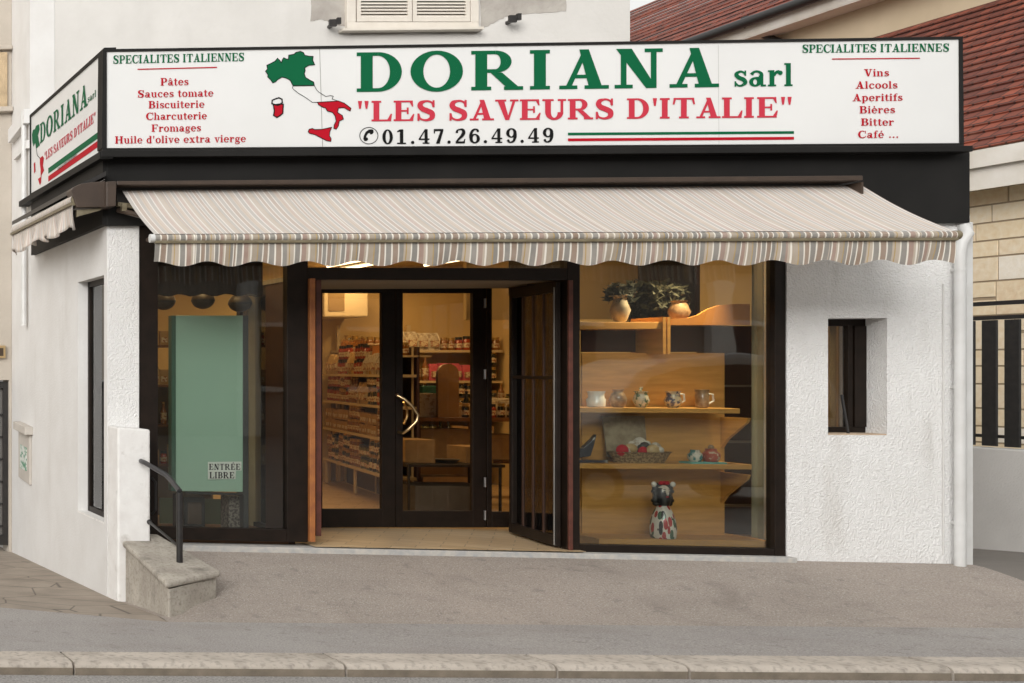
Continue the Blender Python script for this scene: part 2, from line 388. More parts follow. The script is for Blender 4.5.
# black fascia: front, side
def fz(px, py): return onY(px, py, -.06)
mb = MB(); mb.pp([(107, 225.5), (970, 222.5), (970, 152), (107, 155)], -.06, .07); mk('fascia', mb, black_paint, shop, bevel=.004)
mb = MB(); a = [(XW-.05, -.055, onX(107, 226, XW-.05).z), (XW-.05, YM, onX(34, 255, XW-.05).z), (XW-.05, YM, 3.45), (XW-.05, -.055, 3.32)]
a[0] = (XW-.05, -.055, 2.75); a[1] = (XW-.05, 2.75, 2.76); a[2] = (XW-.05, 2.75, 3.4)
mb.prism(a, (.048, 0, 0)); mk('fascia', mb, black_paint, shop)
mb = MB(); mb.pp([(101, 157), (973, 151.5), (973, 145.5), (101, 150.5)], -.19, .19); mk('ledge', mb, black_paint, shop, bevel=.004)
mb = MB(); mb.prism([(XW-.11, -.18, 3.36), (XW-.11, 3.1, 3.40), (XW-.11, 3.1, 3.34), (XW-.11, -.18, 3.30)], (.11, 0, 0)); mk('ledge', mb, black_paint, shop)
# upper storey of the house behind
xm1 = onY(630, 20, YM).x
mb = MB(); mb.box(XW+.272, YM, 2.9, xm1, YM+.3, 9.5); mb.box(xm1-.3, YM+.302, 4.07, xm1, 12, 9.5); mb.box(XW+.28, 11.99, 4.07, xm1, 12.2, 9.5)
mk('upper_wall', mb, upper_white, shop)
mb = MB(); mb.box(XW-.3, YM-.35, 9.51, xm1+.3, 12.4, 9.8); mk('upper_roof', mb, mat('flat_roof', (.12, .12, .12), .9), shop)
# bare patches where the paint has come away round the window
def blob(pts, Y, amp=1.6, sub=7):
    out = []
    for i in range(len(pts)):
        p, q = pts[i], pts[(i+1) % len(pts)]
        for k in range(sub):
            t = k/sub; out.append((p[0]+(q[0]-p[0])*t+random.uniform(-amp, amp)*.8, p[1]+(q[1]-p[1])*t+random.uniform(-amp, amp)*.6))
    return [onY(x, y, Y) for x, y in out]
for pts in ([(311, -30), (348, -30), (347, 27), (332, 24), (322, 19), (311, 21)], [(479, -30), (566, -30), (566, 11), (530, 14), (505, 17), (492, 24), (481, 29)], [(347, 30), (482, 30), (476, 34), (420, 33), (352, 35)]):
    mb = MB(); mb.prism(blob(pts, YM-.004, .9), (0, .003, 0)); mk('bare_render_patch', mb, bare_render, shop)
# shuttered window
wf = MB(); wf.pp([(347, 28), (479, 28), (479, 22), (347, 22)], YM-.05, .05); wf.pp([(347, 22), (356, 22), (356, -75), (347, -75)], YM-.05, .05); wf.pp([(471, 22), (479, 22), (479, -75), (471, -75)], YM-.05, .05)
win = mk('window', wf, shutter_m, shop, bevel=.004)
mb = MB(); mb.pp([(343, 30.5), (484, 29), (484, 26.5), (343, 28)], YM-.11, .12); mk('sill', mb, shutter_m, win)
for x0, x1 in ((357, 412), (413, 470)):
    mb = MB(); Y = YM-.045
    mb.pp([(x0, 21.5), (x1, 21.5), (x1, 17), (x0, 17)], Y, .035)
    for a, b2 in ((x0, x0+4), (x1-4, x1)): mb.pp([(a, 17), (b2, 17), (b2, -75), (a, -75)], Y, .035)
    y = 17
    while y > -75:
        p = onY(x0+4, y, Y); q = onY(x1-4, y, Y); mb.prism([p, q, q+Vector((0, .03, .028)), p+Vector((0, .03, .028))], (0, .004, .01)); y -= 3.2
    mk('shutter', mb, shutter_m, win)
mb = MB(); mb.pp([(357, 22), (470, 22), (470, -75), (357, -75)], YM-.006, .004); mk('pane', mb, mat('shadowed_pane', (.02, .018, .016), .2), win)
# shutter stays (little black irons in the wall)
for x, y in ((329, 27), (507, 23)):
    mb = MB(); p = onY(x, y, YM); mb.cyl(p, p+Vector((0, -.12, 0)), .022, 8); mb.box(p.x-.055, p.y-.14, p.z-.03, p.x+.02, p.y-.11, p.z+.045); mb.box(p.x+.02, p.y-.15, p.z-.01, p.x+.06, p.y-.12, p.z+.06)
    mk('shutter_stay', mb, iron_black, shop)
# string course on the side wall, corner strip
mb = MB(); p, q = onX(14, 143, XW), onX(30, 123, XW); mb.prism([p, q, q+Vector((0, 0, .16)), p+Vector((0, 0, .16))], (-.07, 0, 0))
p, q = onX(17, 160, XW), onX(30, 148, XW); mb.prism([p, q, q+Vector((0, 0, .09)), p+Vector((0, 0, .09))], (-.04, 0, 0)); mk('string_course', mb, side_white, shop)
p = onX(28, 120, XW); mb = MB(); mb.cyl((XW-.05, 3.12, 2.0), (XW-.05, 3.12, 4.42), .03, 8); mk('conduit', mb, white_pvc, shop, smooth=True)
# meter plaque on side wall
pl = [onX(21, 477, XW), onX(32, 485, XW), onX(32, 434, XW), onX(21, 428, XW)]
mb = MB(); mb.prism(pl, (-.03, 0, 0)); p, q = onX(21, 429, XW), onX(33, 435, XW); mb.prism([p, q, q+Vector((0, 0, .09)), p+Vector((0, 0, .09))], (-.09, 0, 0))
plq = mk('meter_box', mb, mat('plaque_stone', (.52, .48, .43), .85, .15), shop, bevel=.006)
mb = MB(); mb.prism([onX(23, 468, XW), onX(29.5, 471, XW), onX(29.5, 448, XW), onX(23, 444, XW)], (-.036, 0, 0)); mk('notice', mb, mat('notice_print', (.62, .64, .60), .6, col2=(.08, .25, .15), vscale=14, thresh=(.5, .55)), plq)
# side window: frame, glass, green board edge is the display board inside
yf, zf0, zf1 = yo1, .17, 2.33
mb = MB(); xg = XW+.11
for y0_, y1_ in ((yf-.05, yf+.005), (yo0-.005, yo0+.04)): mb.box(xg-.02, y0_, zf0-.01, xg+.03, y1_, zf1)
mb.box(xg-.018, yo0+.041, zf0-.01, xg+.028, yf-.051, zf0+.05); mb.box(xg-.018, yo0+.041, zf1-.05, xg+.028, yf-.051, zf1)
sw = mk('side_window', mb, frame_dark, shop)
mb = MB(); mb.box(xg+.02, yo0+.16, zf0+.05, xg+.026, yf-.05, zf1-.05); mk('reflection_board', mb, mat('pale_reflection', (.78, .76, .72), .8, .2, 3), sw)  # pale board painting the bright street's reflection into the side glass
mb = MB(); mb.box(xg+.012, yo0+.04, zf0+.05, xg+.018, yo0+.22, 1.3); mk('green_edge', mb, green_board, sw)
mb = MB(); mb.box(xg, yo0+.02, zf0+.03, xg+.006, yf-.03, zf1-.03); mk('glass', mb, GLASS, sw)
mb = MB(); mb.box(XW-.004, yo0, .155, XW+.085, yo1, .172); mk('sill', mb, pier_white, sw)

# ---- shop front frames (bronze aluminium) on plane Y=0
def rectm(name, x0, y0, x1, y1, Y, d, m, parent, bevel=.003, **k):
    mb = MB(); mb.rect(x0, y0, x1, y1, Y, d); return mk(name, mb, m, parent, bevel=bevel, **k)
lw = rectm('display_window', 138.5, 226, 158, 547, .02, .09, frame_dark, shop)           # left post of the left window
rectm('frame_rail', 158.3, 534.5, 287, 547, .02, .08, frame_dark, lw)
rectm('frame_post', 287.3, 226, 308, 547, .015, .09, frame_dark, lw)
rectm('frame_rail', 158.3, 226, 287, 262, .02, .08, frame_dark, lw)
rectm('glass', 157, 262, 288.5, 535.5, .055, .008, GLASS, lw, 0)
rectm('door_strip', 310, 279, 315.5, 546.6, -.02, .05, wood_orange, shop)
rectm('door_strip', 316, 279, 321.5, 540.5, .045, .05, wood_red, shop)
hd = rectm('door_header', 308.3, 268, 567, 280, .01, .09, frame_dark, shop)
rectm('transom_glass', 308.3, 240, 567, 269, .05, .006, GLASS_IN, hd, 0)
rectm('header_top', 308.3, 226, 567, 240, .02, .09, frame_dark, hd)
rw = rectm('display_window', 567.3, 226, 580, 550.5, .01, .10, frame_dark, shop)
rectm('frame_strip', 569, 280, 573.2, 549, -.012, .020, wood_red, rw)
rectm('frame_post', 775, 226, 787.5, 556.5, .012, .09, frame_dark, rw)
rectm('frame_rail', 580.3, 543, 774.7, 551.5, .014, .085, frame_dark, rw)
rectm('frame_rail', 580.3, 226, 774.7, 250, .014, .085, frame_dark, rw)
rectm('glass', 579, 250, 776, 544, .055, .008, GLASS, rw, 0)
# soffit of the doorway recess
mb = MB(); mb.box(4.46, .11, 2.27, 6.755, .9, 2.31); mb.box(4.46, .9, 2.27, 6.87, 1.27, 2.31); mk('recess_soffit', mb, mat('soffit_paint', (.25, .2, .14), .8), shop)
# threshold + floor
mb = MB(); mb.prism([(3.175, -.075, -.095), (8.36, -.075, -.135), (8.36, -.075, -.035), (3.175, -.075, .003)], (0, .30, 0)); mk('threshold', mb, threshold_m, shop, bevel=.006)
mb = MB(); mb.box(3.176, .226, -.2, XR-.125, 6.2, -.012); mk('floor', mb, tile_floor, shop)
mb = MB(); mb.prism([(4.6, -.06, .0035), (6.75, -.06, -.0105), (6.75, .23, -.0085), (4.6, .23, .0035)], (0, 0, .003)); mk('floor_edge', mb, tile_floor, shop)
# room
mb = MB(); mb.box(3.18, 6.2, -.2, XR-.13, 6.3, 2.93); mk('inner_wall', mb, in_wall, shop)
mb = MB(); mb.box(XR-.16, .3, -.01, XR-.125, 6.19, 2.93); mk('inner_wall', mb, in_wall, shop)
mb = MB(); mb.box(XW+.272, 1.3, -.01, XW+.31, 6.19, 2.93); mk('inner_wall', mb, in_wall, shop)
mb = MB(); mb.box(3.18, .12, 2.90, XR-.17, 6.19, 2.935); mk('ceiling', mb, in_ceil, shop)
# partitions at each side of the recess
mb = MB(); mb.box(4.47, .13, -.01, 4.52, .62, 2.27); pt = mk('partition', mb, ply_dark, shop)
mb = MB(); mb.box(4.475, 1.22, -.01, 4.525, 1.3, 2.27); mb.box(4.475, .62, -.01, 4.525, 1.22, .09); mb.box(4.475, .62, 2.18, 4.525, 1.22, 2.27); mk('post', mb, frame_dark, pt)
mb = MB(); mb.box(4.49, .62, .09, 4.50, 1.22, 2.18); mk('glass', mb, GLASS_IN, pt)
mb = MB(); mb.box(6.76, .12, -.01, 6.80, .17, 2.89); mb.prism([(6.76, .17, -.01), (6.92, 1.26, -.01), (6.92, 1.26, .12), (6.76, .17, .12)], (.04, 0, 0)); mb.prism([(6.76, .17, 2.2), (6.92, 1.26, 2.2), (6.92, 1.26, 2.89), (6.76, .17, 2.89)], (.04, 0, 0)); mb.prism([(6.76, .17, 1.05), (6.92, 1.26, 1.05), (6.92, 1.26, 1.1), (6.76, .17, 1.1)], (.04, 0, 0))
pr = mk('partition', mb, frame_dark, shop)
mb = MB(); mb.prism([(6.775, .17, .12), (6.935, 1.26, .12), (6.935, 1.26, 1.05), (6.775, .17, 1.05)], (.007, 0, 0)); mb.prism([(6.775, .17, 1.1), (6.935, 1.26, 1.1), (6.935, 1.26, 2.2), (6.775, .17, 2.2)], (.007, 0, 0)); mk('glass', mb, GLASS_IN, pr)

# ---- doors at the back of the recess (plane Y=1.3)
YD = 1.3
def leaf(x0, x1, g0, g1, yt=293, yb=513, hinge=None):
    mb = MB(); r = lambda a, b2, c, d: mb.prism([onY(a, d, YD), onY(c, d, YD), onY(c, b2, YD), onY(a, b2, YD)], (0, .05, 0))
    r(x0, 283.5, g0, 527.5); r(g1, 283.5, x1, 527.5); r(g0, 283.5, g1, yt); r(g0, yb, g1, 527.5)
    d = mk('door', mb, frame_dark, shop, bevel=.003)
    mb = MB(); mb.prism([onY(g0, yb, YD+.02), onY(g1, yb, YD+.02), onY(g1, yt, YD+.02), onY(g0, yt, YD+.02)], (0, .007, 0)); mk('glass', mb, GLASS_IN, d)
    if hinge:
        for y in (308, 379, 487, 520):
            mb = MB(); p = onY(hinge, y, YD-.02); mb.cyl(p, p+Vector((0, 0, .09)), .012, 8); mk('hinge', mb, steel, d, smooth=True)
    return d
d1 = leaf(322.5, 395.6, 321, 382, 293, 509); d2 = leaf(396.4, 486, 403, 473, 293, 511, 485); d3 = leaf(487.2, 532, 492, 524, 288, 512)
mb = MB(); mb.prism([onY(318, 284, YD-.03), onY(540, 284, YD-.03), onY(540, 272, YD-.03), onY(318, 272, YD-.03)], (0, .1, 0)); mb.prism([onY(308, 528, YD), onY(322, 528, YD), onY(322, 272, YD), onY(308, 272, YD)], (0, .06, 0)); mk('door_frame', mb, frame_dark, shop)
mb = MB(); p0 = onY(397.5, 395, YD-.002); p1 = onY(401, 396, YD-.10); mb.tube([p0, onY(398, 396, YD-.06), onY(404, 399, YD-.09), onY(412, 406, YD-.10), onY(418, 415, YD-.11), onY(417, 421, YD-.11), onY(409, 429, YD-.10), onY(403, 433, YD-.07), onY(398.5, 432, YD-.002)], .015, 10)
mk('handle', mb, brass, d2, smooth=True)
mb = MB(); mb.tube([onY(404, 402, YD+.07), onY(407, 409, YD+.09), onY(407, 417, YD+.09), onY(404, 424, YD+.07)], .012, 8); mk('handle', mb, brass, d2, smooth=True)
# ---- folded iron-barred leaf standing out at the right of the recess
A = onZ(509, 533, 0); B = onZ(556, 549, -.01); ab = (B-A); L = ab.length; u = ab.normalized(); nrm = Vector((-u.y, u.x, 0)); th = nrm*.035
def fl(a0, z0, a1, z1, off=0, t=th): 
    p = A+u*a0+nrm*off; q = A+u*a1+nrm*off
    return [Vector((p.x, p.y, z0)), Vector((q.x, q.y, z0)), Vector((q.x, q.y, z1)), Vector((p.x, p.y, z1))]
mb = MB(); zt = 2.24
mb.prism(fl(0, .01, .06, zt), th); mb.prism(fl(L-.06, .01, L, zt), th); mb.prism(fl(.06, .01, L-.06, .10), th); mb.prism(fl(.06, zt-.08, L-.06, zt), th)
fd = mk('folding_door', mb, frame_dark, shop, bevel=.003, label='open folding door leaf with vertical bars beside the right window')
for k in range(1, 4):
    mb = MB(); a0 = .06+(L-.12)*k/4-.012; mb.prism(fl(a0, .10, a0+.024, zt-.08, .006), nrm*.022); mk('bar', mb, mat('worn_brown_bar', (.055, .025, .016), .45, .3), fd)
mb = MB(); mb.prism(fl(.06, 1.42, L-.06, 1.45, .004), nrm*.028); mk('cross_bar', mb, frame_dark, fd)
mb = MB(); mb.prism(fl(.065, .105, L-.065, zt-.085, .014), nrm*.005); mk('glass', mb, GLASS_IN, fd)
# second leaf folded flat behind the first, red edged
mb = MB()
for off, a0, z1 in ((.07, .45, 2.22), (.11, .66, 2.2)): mb.prism(fl(a0, .01, a0+.06, z1, off), nrm*.03)
mb.prism(fl(.50, .012, L, .08, .075), nrm*.02); mb.prism(fl(.50, 2.14, L, 2.21, .075), nrm*.02)
f2 = mk('folding_door', mb, wood_red, shop, label='second red brown leaf folded against the jamb')
mb = MB(); mb.prism(fl(L-.035, .02, L-.02, 2.2, -.006), nrm*.005); mk('door_seal', mb, mat('grey_seal', (.28, .27, .25), .5, .3), f2)

# ---- small window in the right wall
gx0, gx1 = onY(815, 330, .2).x, onY(880, 330, .2).x
mb = MB(); Yw = .19
def wr(x0, y0, x1, y1, Y=Yw, d=.05, m=mb): m.prism([onY(x0, y1, Y), onY(x1, y1, Y), onY(x1, y0, Y), onY(x0, y0, Y)], (0, d, 0))
wr(812, 316, 888, 326); wr(812, 427, 888, 437); wr(848, 326, 853, 427); wr(855, 326, 884, 427, Yw-.01)
wr(809, 326, 816, 427)
sm = mk('small_window', mb, frame_dark, shop, bevel=.002)
mb = MB(); wr(814, 325, 850, 428, Yw+.02, .006, mb); mk('glass', mb, GLASS_IN, sm)
mb = MB(); p = onY(850.5, 434, .02); q = onY(850.5, 395, .02); mb.cyl(p+Vector((0, .02, 0)), Vector((p.x, .1, q.z)), .01, 6); mk('stay', mb, iron_black, sm)
mb = MB(); p = onY(800, 330, .33)
for k in range(14):
    x = onY(805, 400, .34).x+k*.035
    mb.box(x, .36+.02*(k % 2), .85, x+.034, .365+.02*(k % 2), 2.0)
mk('curtain', mb, mat('yellow_net', (.42, .30, .12), .9), sm)

# ---- rain pipe at right corner
pd = onY(960, 400, -.075)
mb = MB(); xp = pd.x
mb.tube([(xp, -.075, -.10), (xp, -.075, 2.45), (xp+.012, -.08, 2.53), (xp+.05, -.085, 2.6), (xp+.075, -.03, 2.66), (xp+.075, .03, 2.7)], .036, 14)
dp = mk('downpipe', mb, white_pvc, shop, smooth=True)
for z in (.25, 1.35, 2.3):
    mb = MB(); mb.cyl((xp, -.075, z), (xp, -.075, z+.025), .039, 14); mb.box(xp-.006, -.03, z, xp+.006, .0, z+.025); mk('bracket', mb, white_pvc, dp)
mb = MB(); mb.tube([(xp-.062, -.008, .0), (xp-.062, -.008, 2.2)], .006, 6); mk('cable', mb, mat('grey_cable', (.6, .59, .57), .6), shop, smooth=True)
mb = MB(); mb.box(XR-.075, -.022, -.12, XR+.004, -.001, 2.7); mk('corner_trim', mb, white_pvc, shop, bevel=.004)

# ================================================================= LETTERING (own slab serif drawn in code)
def glyphs():
    G = {}
    def rc(x0, y0, x1, y1): return [(x0, y0), (x1, y0), (x1, y1), (x0, y1)]
    def ring(cx, cy, RX, RY, rx, ry, a0, a1, n=20):
        o = []
        for i in range(n):
            t0 = R(a0+(a1-a0)*i/n); t1 = R(a0+(a1-a0)*(i+1)/n)
            o.append([(cx+RX*math.cos(t0), cy+RY*math.sin(t0)), (cx+RX*math.cos(t1), cy+RY*math.sin(t1)), (cx+rx*math.cos(t1), cy+ry*math.sin(t1)), (cx+rx*math.cos(t0), cy+ry*math.sin(t0))])
        return o
    def st(pts, ws, n=6):
        P = [Vector((*p, 0)) for p in pts]; out = []; cs = []
        for i in range(len(P)-1):
            p0, p1, p2, p3 = P[max(i-1, 0)], P[i], P[i+1], P[min(i+2, len(P)-1)]
            for k in range(n):
                t = k/n; q = .5*((2*p1)+(p2-p0)*t+(2*p0-5*p1+4*p2-p3)*t*t+(3*p1-p0-3*p2+p3)*t**3); cs.append((q, ws[i]+(ws[i+1]-ws[i])*t))
        cs.append((P[-1], ws[-1])); L_ = []; R_ = []
        for i, (q, w_) in enumerate(cs):
            t = (cs[min(i+1, len(cs)-1)][0]-cs[max(i-1, 0)][0]).normalized(); nn = Vector((-t.y, t.x, 0))*w_/2; L_.append(q+nn); R_.append(q-nn)
        for i in range(len(cs)-1): out.append([(v.x, v.y) for v in (R_[i], R_[i+1], L_[i+1], L_[i])])
        return out
    def disc(cx, cy, r): return [[(cx+r*math.cos(R(30*i)), cy+r*math.sin(R(30*i))) for i in range(12)]]
    W, h, s, e = .25, .085, .09, .085
    def stem(x, y0=0, y1=1, b=(1, 1), t=(1, 1), W=W, s=s, e=e):
        o = [rc(x, y0+s*(b[0]+b[1] > 0), x+W, y1-s*(t[0]+t[1] > 0))]
        if sum(b): o.append(rc(x-e*b[0], y0, x+W+e*b[1], y0+s))
        if sum(t): o.append(rc(x-e*t[0], y1-s, x+W+e*t[1], y1))
        return o
    G['I'] = (stem(.1), .53)
    G['D'] = (stem(.1, b=(1, 0), t=(1, 0))+[rc(.1+W, 0, .46, s), rc(.1+W, 1-s, .46, 1)]+ring(.46, .5, .50, .5, .50-W, .5-s, -90, 90), 1.04)
    G['O'] = (ring(.55, .5, .55, .52, .28, .42, 0, 360, 36), 1.16)
    G['R'] = (stem(.1)+[rc(.1+W, 1-s, .52, 1), rc(.1+W, .44, .55, .44+s)]+ring(.52, .72, .34, .28, .11, .19, -90, 90)+[[(.42, .44), (.66, .44), (1.0, .08), (.74, .08)], rc(.70, 0, 1.1, s)], 1.13)
    A = [[(.13, .05), (.25, .05), (.55, .82), (.49, .95)], [(.62, .05), (.90, .05), (.62, 1), (.42, 1)], rc(.27, .27, .72, .36), rc(0, 0, .38, s), rc(.53, 0, 1.04, s)]
    G['A'] = (A, 1.06)
    G['N'] = ([rc(.13, .05, .25, .93), rc(.76, .0, .88, .95), [(.03, 1), (.36, 1), (.88, 0), (.66, 0)], rc(0, 0, .38, s), rc(.63, 1-s, 1.01, 1)], 1.05)
    G['L'] = (stem(.1, b=(1, 0), t=(1, 1))+[rc(.1+W, 0, .86, h), [(.70, h), (.86, h), (.90, .36), (.84, .36)]], .92)
    G['E'] = (stem(.1, b=(1, 0), t=(1, 0))+[rc(.1+W, 0, .86, h), [(.70, h), (.86, h), (.91, .34), (.85, .34)], rc(.1+W, 1-h, .84, 1), [(.70, 1-h), (.84, 1-h), (.86, .70), (.81, .70)], rc(.1+W, .46, .6, .54), rc(.58, .34, .66, .66)], .95)
    G['F'] = (stem(.1, b=(1, 1), t=(1, 0))+[rc(.1+W, 1-h, .84, 1), [(.70, 1-h), (.84, 1-h), (.86, .70), (.81, .70)], rc(.1+W, .46, .6, .54), rc(.58, .34, .66, .66)], .90)
    G['T'] = (stem(.36, b=(1, 1), t=(0, 0))+[rc(.04, 1-h, .93, 1), [(.04, 1-h), (.14, 1-h), (.08, .68), (0, .68)], [(.83, 1-h), (.93, 1-h), (.97, .68), (.89, .68)]], .99)
    G['H'] = (stem(.1)+stem(.72)+[rc(.1+W, .46, .72, .55)], 1.10)
    G['P'] = (stem(.1)+[rc(.1+W, 1-s, .5, 1), rc(.1+W, .40, .5, .40+s)]+ring(.5, .70, .36, .30, .12, .21, -90, 90), .90)
    G['B'] = (stem(.1, b=(1, 0), t=(1, 0))+[rc(.1+W, 1-s, .5, 1), rc(.1+W, 0, .52, s), rc(.1+W, .475, .53, .555)]+ring(.5, .745, .32, .255, .09, .18, -90, 90)+ring(.52, .275, .36, .275, .11, .19, -90, 90), .94)
    G['V'] = ([[(.10, .95), (.38, .95), (.62, .0), (.44, 0)], [(.76, .95), (.88, .95), (.60, 0), (.54, .14)], rc(0, 1-s, .48, 1), rc(.64, 1-s, 1.0, 1)], 1.02)
    G['U'] = ([rc(.12, .36, .37, 1-s), rc(.78, .36, .90, 1-s), rc(0, 1-s, .49, 1), rc(.66, 1-s, 1.02, 1)]+ring(.51, .36, .39, .38, .14, .27, 180, 360), 1.05)
    S = st([(.74, .70), (.70, .86), (.56, .95), (.40, .955), (.22, .88), (.17, .73), (.28, .58), (.52, .47), (.68, .36), (.68, .16), (.52, .05), (.34, .04), (.16, .13), (.10, .32)], [.09, .09, .09, .1, .2, .24, .24, .26, .25, .22, .12, .09, .09, .09])
    G['S'] = (S+[rc(.70, .66, .79, 1.0), rc(.05, .0, .14, .36)], .90)
    G['C'] = (ring(.52, .5, .52, .52, .25, .42, 52, 308, 26)+[rc(.84, .62, .93, 1.0)]+st([(.82, .12), (.88, .2), (.93, .32)], [.1, .09, .08]), 1.0)
    G["'"] = ([[(.06, 1), (.24, 1), (.19, .62), (.11, .62)]], .32)
    G['"'] = ([[(.06, 1), (.24, 1), (.19, .62), (.11, .62)], [(.34, 1), (.52, 1), (.47, .62), (.39, .62)]], .60)
    G['.'] = (disc(.15, .10, .11), .36)
    # figures
    G['0'] = (ring(.36, .5, .34, .51, .13, .42, 0, 360, 30), .76)
    G['1'] = ([rc(.24, s, .46, 1.0), rc(.06, 0, .64, s), [(.24, .86), (.24, 1.0), (.06, .9), (.06, .80)]], .76)
    G['2'] = (st([(.14, .72), (.16, .88), (.34, .96), (.52, .92), (.57, .74), (.46, .52), (.22, .26), (.08, .08)], [.17, .12, .09, .17, .24, .2, .13, .1])+[rc(.06, 0, .66, .14), [(.58, .14), (.66, .14), (.69, .30), (.62, .30)]], .76)
    G['4'] = ([rc(.40, s, .60, 1.0), rc(.28, 0, .72, s), rc(.02, .26, .72, .36), [(.02, .34), (.13, .34), (.42, .86), (.42, 1.0)]], .78)
    G['6'] = (ring(.37, .32, .34, .33, .13, .24, 0, 360, 26)+st([(.58, .88), (.44, .96), (.24, .88), (.13, .62), (.12, .36)], [.13, .09, .15, .2, .2])+disc(.57, .84, .085), .76)
    G['9'] = ([[(.74-x, 1-y) for x, y in q] for q in G['6'][0]], .76)
    G['7'] = ([rc(.06, .86, .68, 1.0), [(.06, .70), (.13, .70), (.14, .88), (.06, .88)], [(.50, .88), (.68, .88), (.44, 0), (.20, 0)]], .74)
    # small letters
    X = .70; w = .20; sw_ = .075; E = .07
    def ls(x, y0=0, y1=X, b=(1, 1), t=(1, 0)): return stem(x, y0, y1, b, t, w, sw_, E)
    G['i'] = (ls(.09)+disc(.18, .90, .11), .40)
    G['l'] = (ls(.09, 0, 1.0), .40)
    G['n'] = (ls(.09)+ls(.51, 0, .45, (1, 1), (0, 0))+ring(.45, .42, .26, .28, .06, .19, 0, 120, 10), .82)
    G['m'] = (ls(.09)+ls(.49, 0, .45, (1, 1), (0, 0))+ring(.44, .42, .25, .28, .05, .19, 0, 120, 10)+ls(.90, 0, .45, (1, 1), (0, 0))+ring(.85, .42, .25, .28, .05, .19, 0, 120, 10), 1.20)
    G['h'] = (ls(.09, 0, 1.0)+ls(.51, 0, .45, (1, 1), (0, 0))+ring(.45, .42, .26, .28, .06, .19, 0, 120, 10), .82)
    G['r'] = (ls(.09)+st([(.28, .45), (.36, .60), (.50, .64)], [.08, .12, .14])+disc(.53, .58, .10), .64)
    G['u'] = ([rc(.10, .24, .30, X-sw_), rc(.02, X-sw_, .30, X), rc(.50, .075, .70, X-sw_), rc(.42, X-sw_, .70, X), rc(.50, 0, .78, .075)]+ring(.37, .25, .27, .26, .07, .17, 180, 300, 10), .82)
    G['o'] = (ring(.36, .35, .35, .365, .15, .28, 0, 360, 24), .74)
    G['c'] = (ring(.36, .35, .35, .365, .15, .28, 60, 320, 18)+disc(.53, .56, .10), .68)
    G['e'] = (ring(.36, .35, .35, .365, .15, .28, 0, 320, 22)+[rc(.16, .33, .69, .40)], .72)
    G['s'] = (st([(.50, .52), (.42, .63), (.26, .65), (.13, .54), (.22, .41), (.42, .31), (.50, .18), (.38, .06), (.22, .05), (.09, .18)], [.07, .08, .10, .17, .17, .18, .17, .1, .08, .07])+[rc(.47, .47, .54, .70), rc(.06, 0, .13, .24)], .60)
    G['a'] = (ring(.27, .20, .25, .21, .08, .12, 0, 360, 16)+[rc(.42, .07, .61, .48), rc(.5, 0, .72, .08), rc(.28, .36, .45, .42)]+st([(.12, .52), (.22, .63), (.38, .65), (.52, .55), (.515, .40)], [.16, .1, .09, .14, .19]), .74)
    G['t'] = ([rc(.12, .14, .31, .90), rc(.02, X-.08, .46, X)]+st([(.215, .16), (.25, .05), (.36, .04), (.47, .14)], [.19, .13, .09, .07]), .50)
    G['f'] = ([rc(.12, .08, .31, .80), rc(.02, 0, .44, .075), rc(.02, X-.075, .44, X)]+st([(.215, .78), (.26, .92), (.38, .97), (.50, .92)], [.19, .13, .09, .12]), .46)
    G['d'] = (ring(.34, .35, .33, .365, .13, .27, 60, 300, 16)+[rc(.42, .075, .62, .93), rc(.34, .925, .62, 1.0), rc(.42, 0, .71, .075)], .76)
    G['p'] = ([rc(.09, -.22, .29, X-sw_), rc(.02, X-sw_, .29, X), rc(.02, -.29, .37, -.22)]+ring(.40, .35, .34, .365, .14, .27, -120, 120, 16), .78)
    G['g'] = (ring(.34, .45, .28, .25, .10, .16, 0, 360, 18)+st([(.16, .26), (.10, .16), (.24, .08), (.50, .06), (.60, -.06), (.46, -.20), (.22, -.21), (.07, -.12), (.14, .0)], [.07, .08, .12, .14, .13, .09, .08, .1, .07])+[rc(.55, .60, .72, .68)], .72)
    G['v'] = ([[(.07, X-.04), (.28, X-.04), (.44, 0), (.30, 0)], [(.54, X-.04), (.64, X-.04), (.43, 0), (.38, .1)], rc(0, X-.075, .35, X), rc(.46, X-.075, .72, X)], .73)
    G['x'] = ([[(.06, X-.04), (.29, X-.04), (.68, .04), (.44, .04)], [(.50, X-.04), (.60, X-.04), (.22, .04), (.12, .04)], rc(0, X-.075, .34, X), rc(.44, X-.075, .72, X), rc(0, 0, .30, .075), rc(.38, 0, .74, .075)], .76)
    ac = lambda x: [[(x-.07, .78), (x+.03, .78), (x+.16, 1.0), (x-.0, 1.0)]]
    G['é'] = (G['e'][0]+ac(.36), .72); G['è'] = (G['e'][0]+[[(.34, .78), (.44, .78), (.37, 1.0), (.21, 1.0)]], .72)
    G['â'] = (G['a'][0]+[[(.12, .77), (.22, .77), (.38, .98), (.28, 1.0)], [(.44, .77), (.54, .77), (.38, .98), (.28, 1.0)]], .74)
    G['É'] = (G['E'][0]+[[(.36, 1.06), (.48, 1.06), (.64, 1.26), (.46, 1.26)]], .95)
    G[' '] = ([], .42)
    return G
G = glyphs()
def text_mb(string, mapper, track=.05, mb=None):
    """mapper(u, v): u 0..1 along the line, v in cap heights -> point, plus outward vector for stacking"""
    adv = []; x = 0
    for ch in string: adv.append(x); x += G[ch][1]+track
    tot = x-track; mb = mb or MB(); mb.fixn = False
    for ch, x0 in zip(string, adv):
        for k, pl in enumerate(G[ch][0]):
            off = .0004+.00006*(k % 40)
            pts = [mapper((x0+a)/tot, v, off) for a, v in pl]
            ar = sum(pl[i][0]*pl[(i+1) % len(pl)][1]-pl[(i+1) % len(pl)][0]*pl[i][1] for i in range(len(pl)))
            mb.poly(pts if ar > 0 else pts[::-1])
    return mb
YS = -.15            # sign face plane
